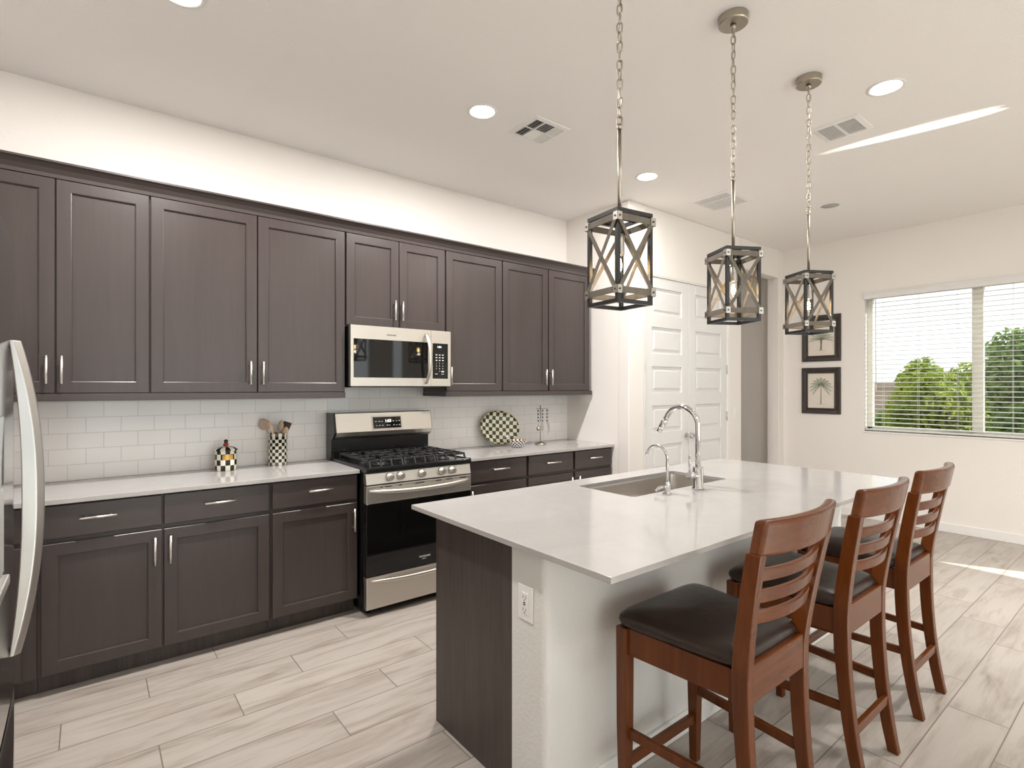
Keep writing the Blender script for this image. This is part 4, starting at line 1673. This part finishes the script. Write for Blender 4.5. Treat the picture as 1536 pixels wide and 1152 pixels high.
downlight('lit recessed ceiling light above the left worktop, cut by the top picture edge', 0.300, 2.632, True, CAN_POWER_COOK)
downlight('lit recessed ceiling light beside the square ceiling vent', 1.855, 2.635, True, CAN_POWER_COOK)
downlight('lit recessed ceiling light near the pantry, between the first two pendant rods', 3.447, 2.641, True, CAN_POWER_COOK * 0.5)
downlight('lit recessed ceiling light beside the vent near the sun streak', 3.459, 1.036)
downlight('unlit grey recessed ceiling light beyond the third pendant', 5.309, 2.028, False)
for q, (x, y) in enumerate(((0.3, -0.6), (2.2, -1.2))):  # unseen lights added behind the camera to brighten the room
    downlight(('added unseen ceiling light behind the viewpoint, nearer the refrigerator side', 'added unseen ceiling light behind the viewpoint, nearer the rear glazing')[q], x, y)
downlight('added unseen ceiling light brightening the right side of the room', 4.4, -0.2, True, 20.0, 105)  # out-of-view light added to lift the floor and ceiling on the right


def vent(label, x0, x1, y0, y1, style):
    t = thing('ceiling_vent', label, 'vent', ((x0 + x1) / 2, (y0 + y1) / 2, CEIL))
    z0 = CEIL - 0.010
    m = 0.030
    b = MB()
    ring = lambda i, z: [(x0 + i, y0 + i, z), (x1 - i, y0 + i, z), (x1 - i, y1 - i, z), (x0 + i, y1 - i, z)]
    b.loft([ring(0, CEIL - 0.0005), ring(0.003, CEIL - 0.005), ring(m, z0), ring(m, CEIL - 0.0005)], False)
    obj('frame', b, M['ventwhite'], t)
    obj('duct', MB().box(x0 + m * 0.9, x1 - m * 0.9, y0 + m * 0.9, y1 - m * 0.9, CEIL - 0.0020, CEIL - 0.0008), M['ventdark'], t)
    b = MB()
    xm, ym = (x0 + x1) / 2, (y0 + y1) / 2
    xa, xb, ya, yb = x0 + m, x1 - m, y0 + m, y1 - m

    def sl(ax, a0, a1, c0, c1, n, tilt, wf=0.72):
        for k in range(n):
            c = c0 + (c1 - c0) * (k + 0.5) / n
            w = (c1 - c0) / n * wf
            if ax == 'x':
                b.bar((a0, c, z0 + 0.004), (a1, c, z0 + 0.004), w, 0.0012, (0, tilt, 1))
            else:
                b.bar((c, a0, z0 + 0.004), (c, a1, z0 + 0.004), w, 0.0012, (tilt, 0, 1))
    if style == 'four':
        w_ = (xb - xa) * 0.30
        xl, xr = xa + w_, xb - w_
        for ya_, yb_ in ((ya, ym - 0.004), (ym + 0.004, yb)):
            sl('y', ya_, yb_, xa, xl - 0.004, 3, -0.8)
            sl('y', ya_, yb_, xr + 0.004, xb, 3, 0.5)
        sl('x', xl + 0.004, xr - 0.004, ya, ym - 0.004, 6, -0.7)
        sl('x', xl + 0.004, xr - 0.004, ym + 0.004, yb, 6, 0.5)
        b.box(xl - 0.004, xl + 0.004, ya, yb, z0, z0 + 0.006)
        b.box(xr - 0.004, xr + 0.004, ya, yb, z0, z0 + 0.006)
        b.box(xa, xb, ym - 0.004, ym + 0.004, z0, z0 + 0.006)
    elif style == 'two':
        sl('y', ya, ym - 0.006, xa, xb, 11, 0.0, 0.52)
        sl('y', ym + 0.006, yb, xa, xb, 11, 0.0, 0.52)
        b.box(xa, xb, ym - 0.007, ym + 0.007, z0, z0 + 0.006)
    else:
        q = xa + (xb - xa) * 0.36
        sl('x', xa, q - 0.004, ya, yb, 18, 0.0, 0.66)
        sl('y', ya, yb, q + 0.004, xb, 8, 0.0, 0.7)
        b.box(q - 0.005, q + 0.005, ya, yb, z0, z0 + 0.006)
    obj('louvers', b, M['ventwhite'], t)


vent('square white ceiling vent with four louver sections, over the back worktop', 2.135, 2.430, 2.462, 2.748, 'four')
vent('white ceiling vent above the pantry doors, behind the middle pendant rod', 4.208, 4.618, 2.397, 2.772, 'perf')
vent('white rectangular ceiling vent with two louver sections, beside the sun streak', 3.650, 3.925, 1.241, 1.520, 'two')


# ------------------------------------------------------------------ palm prints
def palm_print(label, yc, z0, z1, kind):
    x = RIGHT_X
    y0, y1 = yc - 0.209, yc + 0.209
    t = thing('framed_print', label, 'picture', (x, yc, z0), group='framed palm prints')
    fw_ = 0.066
    b = MB()

    def R(i, d):
        return [(x - d, y0 + i, z0 + i), (x - d, y1 - i, z0 + i), (x - d, y1 - i, z1 - i), (x - d, y0 + i, z1 - i)]
    b.loft([R(0, 0.001), R(0, 0.020), R(0.006, 0.026), R(fw_ * 0.6, 0.022), R(fw_ * 0.72, 0.016), R(fw_ - 0.006, 0.018), R(fw_, 0.014), R(fw_, 0.001)], False)
    obj('frame', b, M['frame'], t)
    obj('print', MB().box(x - 0.006, x - 0.002, y0 + fw_ - 0.002, y1 - fw_ + 0.002, z0 + fw_ - 0.002, z1 - fw_ + 0.002), M['paper'], t)
    pr = bpy.data.objects[t.children[-1].name]
    d = 0.0066
    H_ = z1 - z0 - 2 * fw_
    zb = z0 + fw_
    rnd = random.Random(len(label))
    trunk = MB()
    fr_ = MB()

    def strip(mb, pts, ws):
        vs, fs = [], []
        for k, (p, w) in enumerate(zip(pts, ws)):
            q = Vector(pts[min(k + 1, len(pts) - 1)]) - Vector(pts[max(k - 1, 0)])
            n_ = Vector((-q[1], q[0])).normalized() * w
            vs += [(x - d, yc + p[0] + n_[0], p[1] + n_[1]), (x - d, yc + p[0] - n_[0], p[1] - n_[1])]
        for k in range(len(pts) - 1):
            fs.append((2 * k, 2 * k + 1, 2 * k + 3, 2 * k + 2))
        mb.add(vs, fs)

    def frond(cy, cz, ang, ln, droop):
        pts = []
        for k in range(7):
            u = k / 6
            pts.append((cy + cos(ang) * ln * u, cz + sin(ang) * ln * u - droop * u * u))
        strip(fr_, pts, [0.0015] * 7)
        for k in range(1, 7):
            for s in (-1, 1):
                p = pts[k]
                t_ = Vector(pts[k]) - Vector(pts[k - 1])
                a = atan2(t_[1], t_[0]) + s * radians(42)
                l2 = 0.022 * (1.15 - abs(k / 6 - 0.45))
                strip(fr_, [p, (p[0] + cos(a) * l2 * 0.6, p[1] + sin(a) * l2 * 0.6 - 0.002), (p[0] + cos(a) * l2, p[1] + sin(a) * l2 - 0.007)], [0.0022, 0.0026, 0.0004])
    if kind == 'tall':
        zc = zb + H_ * 0.66
        strip(trunk, [(0.001, zb + 0.045), (0.0, zb + H_ * 0.4), (0.0, zc)], [0.0052, 0.0042, 0.0036])
        for k in range(13):
            a = radians(-38 + 256 * k / 12)
            frond(0, zc + 0.004, a, 0.105 + 0.012 * rnd.random(), 0.035)
    else:
        zc = zb + H_ * 0.46
        strip(trunk, [(0.004, zb + 0.062), (0.0, zb + H_ * 0.3), (0.0, zc)], [0.0090, 0.0085, 0.012])
        for k in range(11):
            a = radians(8 + 164 * k / 10)
            frond(0, zc, a, 0.118 + 0.012 * rnd.random(), 0.03)
    strip(trunk, [(-0.045, zb + (0.043 if kind == 'tall' else 0.060)), (0.048, zb + (0.045 if kind == 'tall' else 0.062))], [0.0008, 0.0008])
    obj('palm_trunk', trunk, M['palmbrown'], pr)
    obj('palm_fronds', fr_, M['palmgreen'], pr)


palm_print('black framed palm print hanging lower on the wall, with a tall thin trunk', 2.638, 1.126, 1.660, 'tall')
palm_print('black framed palm print hanging upper, partly behind the third pendant lantern', 2.636, 1.734, 2.268, 'short')


# ------------------------------------------------------------------ things on the worktop
cx_, cy_ = 0.668, 3.735
t = thing('lidded_canister', 'black and white checked canister with a red knob on its lid', 'canister', (cx_, cy_, CT))
b = MB()
Cc = (cx_, cy_, 0)
b.lathe([(0.001, CT), (0.056, CT), (0.060, CT + 0.004), (0.062, CT + 0.06), (0.060, CT + 0.118), (0.061, CT + 0.122)], Cc, 40)
obj('body', b, M['chk_can'], t)
b = MB()
b.lathe([(0.061, CT + 0.1225), (0.068, CT + 0.126), (0.067, CT + 0.131), (0.050, CT + 0.143), (0.022, CT + 0.150), (0.010, CT + 0.152), (0.001, CT + 0.152)], Cc, 40)
obj('lid', b, M['chk_lid'], t)
b = MB()
b.mat(0).lathe([(0.009, CT + 0.152), (0.015, CT + 0.155), (0.016, CT + 0.163), (0.009, CT + 0.172)], Cc, 20)
b.mat(1).sphere((cx_, cy_, CT + 0.180), 0.0125)
obj('knob', b, [M['red'], M['enamel']], t)
b = MB()
R = []
for zz in (CT + 0.070, CT + 0.100):
    ring = []
    for q in range(9):
        a = radians(-118 + 7 * q)
        ring.append((cx_ + 0.0626 * cos(a), cy_ + 0.0626 * sin(a), zz))
    for q in range(8, -1, -1):
        a = radians(-118 + 7 * q)
        ring.append((cx_ + 0.0605 * cos(a), cy_ + 0.0605 * sin(a), zz))
    R.append(ring)
b.loft(R)
obj('gold_label', b, M['gold'], t)

ux, uy = 0.985, 3.772
t = thing('utensil_crock', 'tall black and white checked crock holding wooden utensils', 'crock', (ux, uy, CT))
U = (ux, uy, 0)
b = MB()
b.lathe([(0.058, CT + 0.022), (0.0585, CT + 0.192), (0.0535, CT + 0.192), (0.053, CT + 0.012), (0.001, CT + 0.011)], U, 44, cap=False)
b.lathe([(0.001, CT), (0.058, CT), (0.058, CT + 0.0222)], U, 44, cap=False)
obj('body', b, M['chk_crock'], t)
b = MB()
b.lathe([(0.0587, CT + 0.192), (0.0605, CT + 0.196), (0.0605, CT + 0.208), (0.0587, CT + 0.214), (0.054, CT + 0.214), (0.0535, CT + 0.192)], U, 44, cap=False)
b.lathe([(0.0583, CT + 0.0205), (0.0600, CT + 0.017), (0.0600, CT + 0.004), (0.0583, CT + 0.0005)], U, 44, cap=False)
obj('rim', b, M['chk_rim'], t)


def utensil(name, label, base, tip, head, mat, flat=0.006):
    """head: list of (distance past the tip, half width) along the handle direction."""
    p0_, p1_ = Vector(base), Vector(tip)
    d = (p1_ - p0_).normalized()
    vw = Vector((0.62, 0.785, 0))
    s = d.cross(vw).normalized()
    nrm = s.cross(d).normalized()
    b = MB()
    R = []
    for k in range(6):
        p = p0_.lerp(p1_, k / 5)
        R.append([p + s * 0.0055 * cos(2 * pi * i / 12) + nrm * 0.0050 * sin(2 * pi * i / 12) for i in range(12)])
    for dist, hw in head:
        p = p1_ + d * dist
        R.append([p + s * hw * cos(2 * pi * i / 12) + nrm * flat * sin(2 * pi * i / 12) for i in range(12)])
    b.loft(R, True, True)
    o = obj(name, b, mat)
    return tag(o, label, 'utensil', 'wooden utensils in the crock')


def oval(L, w, n=9, start=0.0055):
    return [(L * k / n, max(0.002, w * (sin(pi * (0.12 + 0.86 * k / n)) ** 0.7))) for k in range(1, n + 1)]


utensil('wooden_ladle', 'brown wooden spoon with a big round bowl, leaning left out of the crock', (ux + 0.020, uy + 0.034, CT + 0.018), (ux - 0.060, uy + 0.036, CT + 0.235), oval(0.078, 0.040), M['rosewood'], 0.010)
utensil('wooden_spoon', 'pale slim wooden paddle crossing in front of the round-bowled spoon', (ux + 0.020, uy - 0.040, CT + 0.018), (ux - 0.044, uy - 0.034, CT + 0.232), oval(0.062, 0.014), M['palewood'])
utensil('wooden_spoon', 'brown wooden spoon with an oval bowl, upright in the middle of the crock', (ux - 0.012, uy + 0.001, CT + 0.018), (ux + 0.014, uy + 0.000, CT + 0.225), oval(0.074, 0.021), M['rosewood'])
utensil('wooden_spatula', 'dark square-ended wooden spatula at the right rim of the crock', (ux - 0.024, uy + 0.018, CT + 0.018), (ux + 0.043, uy + 0.019, CT + 0.205), [(0.012, 0.020), (0.022, 0.024), (0.080, 0.029), (0.082, 0.027)], M['darkwood'], 0.004)
utensil('wooden_spoon', 'pale wooden spoon with a round bowl in front of the dark spatula', (ux - 0.016, uy - 0.023, CT + 0.018), (ux + 0.034, uy - 0.024, CT + 0.196), oval(0.060, 0.022), M['palewood'])

# checked platter on a wire easel
t = thing('checked_platter', 'large oval checked platter standing upright against the tiles', 'platter', (2.835, 3.758, CT + 0.004), world=False)
b = MB()
n_ = 64
R = []
for rr, dy in ((0.001, -0.004), (0.60, -0.004), (0.72, -0.010), (1.0, -0.026)):
    R.append([(0.190 * rr * cos(2 * pi * i / n_), dy, 0.150 * rr * sin(2 * pi * i / n_)) for i in range(n_)])
for rr, dy in ((1.0, -0.020), (0.72, -0.002), (0.60, 0.004), (0.001, 0.004)):
    R.append([(0.190 * rr * cos(2 * pi * i / n_), dy, 0.150 * rr * sin(2 * pi * i / n_)) for i in range(n_)])
b.loft(R, True, True)
pl = obj('dish', b, M['chk_plate'], t)
pl.location = (0, 0.022, 0.156)
pl.rotation_euler = (radians(-14), radians(6), 0)
b = MB()
b.tube([(0.189 * cos(2 * pi * i / 48), -0.0225, 0.149 * sin(2 * pi * i / 48)) for i in range(48)], 0.0032, 8, closed=True)
eg = obj('rim_edge', b, M['goldedge'], pl)
t.rotation_euler = (0, 0, radians(-12))

t = thing('small_bowl', 'small black and white diamond-checked bowl in front of the platter', 'bowl', (2.895, 3.590, CT + 0.0005), world=False)
b = MB()
b.lathe([(0.001, 0.0), (0.040, 0.0), (0.046, 0.006), (0.070, 0.045), (0.078, 0.062), (0.076, 0.063), (0.067, 0.046), (0.042, 0.010), (0.001, 0.008)], n=40)
obj('body', b, M['chk_bowl'], t)
b = MB()
b.tube([(0.077 * cos(2 * pi * i / 40), 0.077 * sin(2 * pi * i / 40), 0.0625) for i in range(40)], 0.0025, 8, closed=True)
obj('rim', b, M['goldedge'], t)

# serving utensil stand
sx, sy = 3.205, 3.640
t = thing('utensil_stand', 'small metal stand with a domed foot for hanging serving utensils', 'utensil stand', (sx, sy, CT))
Sc = (sx, sy, 0)
b = MB()
b.lathe([(0.001, CT), (0.050, CT), (0.053, CT + 0.004), (0.050, CT + 0.010), (0.036, CT + 0.020), (0.020, CT + 0.026), (0.008, CT + 0.030), (0.001, CT + 0.031)], Sc, 32)
obj('base', b, M['nickel'], t)
b = MB()
b.cyl((sx, sy, CT + 0.028), (sx, sy, CT + 0.345), 0.0042, n=12)
b.sphere((sx, sy, CT + 0.348), 0.007)
obj('post', b, M['clip'], t)
b = MB()
b.cyl((sx - 0.066, sy - 0.022, CT + 0.326), (sx + 0.066, sy - 0.022, CT + 0.326), 0.003, n=8)
b.cyl((sx, sy, CT + 0.326), (sx, sy - 0.024, CT + 0.326), 0.003, n=8)
obj('hook_bar', b, M['clip'], t)
b = MB()
b.cyl((sx, sy - 0.006, CT + 0.185), (sx, sy - 0.011, CT + 0.185), 0.021, n=24)
obj('medallion', b, M['plate_white'], t)
for k, (dx, head, lab) in enumerate(((-0.052, 'scoop', 'checked-handle scoop hanging on the left of the utensil stand'),
                                    (0.0, 'server', 'checked-handle server hanging in the middle of the utensil stand'),
                                    (0.056, 'knife', 'checked-handle curved knife hanging on the right of the utensil stand'))):
    hx, hy_ = sx + dx, sy - 0.030
    tt = thing('serving_utensil', lab, 'utensil', (hx, hy_, CT + 0.21), group='utensils on the stand', world=False)
    b = MB()
    b.lathe([(0.001, 0.0), (0.008, 0.001), (0.0085, 0.02), (0.0075, 0.06), (0.0085, 0.098), (0.006, 0.108), (0.003, 0.112), (0.003, 0.116), (0.001, 0.117)], n=16)
    obj('handle', b, M['chk_handle'], tt)
    b = MB()
    if head == 'scoop':
        b.cyl((0, 0, 0.001), (0, 0, -0.045), 0.0028, n=10)
        b.sphere((0, -0.004, -0.062), 0.020, 16, 8, 1.0)
    elif head == 'server':
        b.loft([[(-0.004, -0.001, 0.001), (0.004, -0.001, 0.001), (0.004, 0.001, 0.001), (-0.004, 0.001, 0.001)],
                [(-0.016, -0.001, -0.050), (0.016, -0.001, -0.050), (0.016, 0.001, -0.050), (-0.016, 0.001, -0.050)],
                [(-0.010, -0.001, -0.085), (0.010, -0.001, -0.085), (0.010, 0.001, -0.085), (-0.010, 0.001, -0.085)]])
    else:
        R = []
        for q in range(9):
            u = q / 8
            z = 0.001 - 0.125 * u
            w = 0.011 * (1 - u ** 2) + 0.001
            ox = 0.016 * sin(u * pi * 0.9)
            R.append([(ox - w, -0.001, z), (ox + w, -0.001, z), (ox + w, 0.001, z), (ox - w, 0.001, z)])
        b.loft(R)
    obj('head', b, M['clip'], tt)
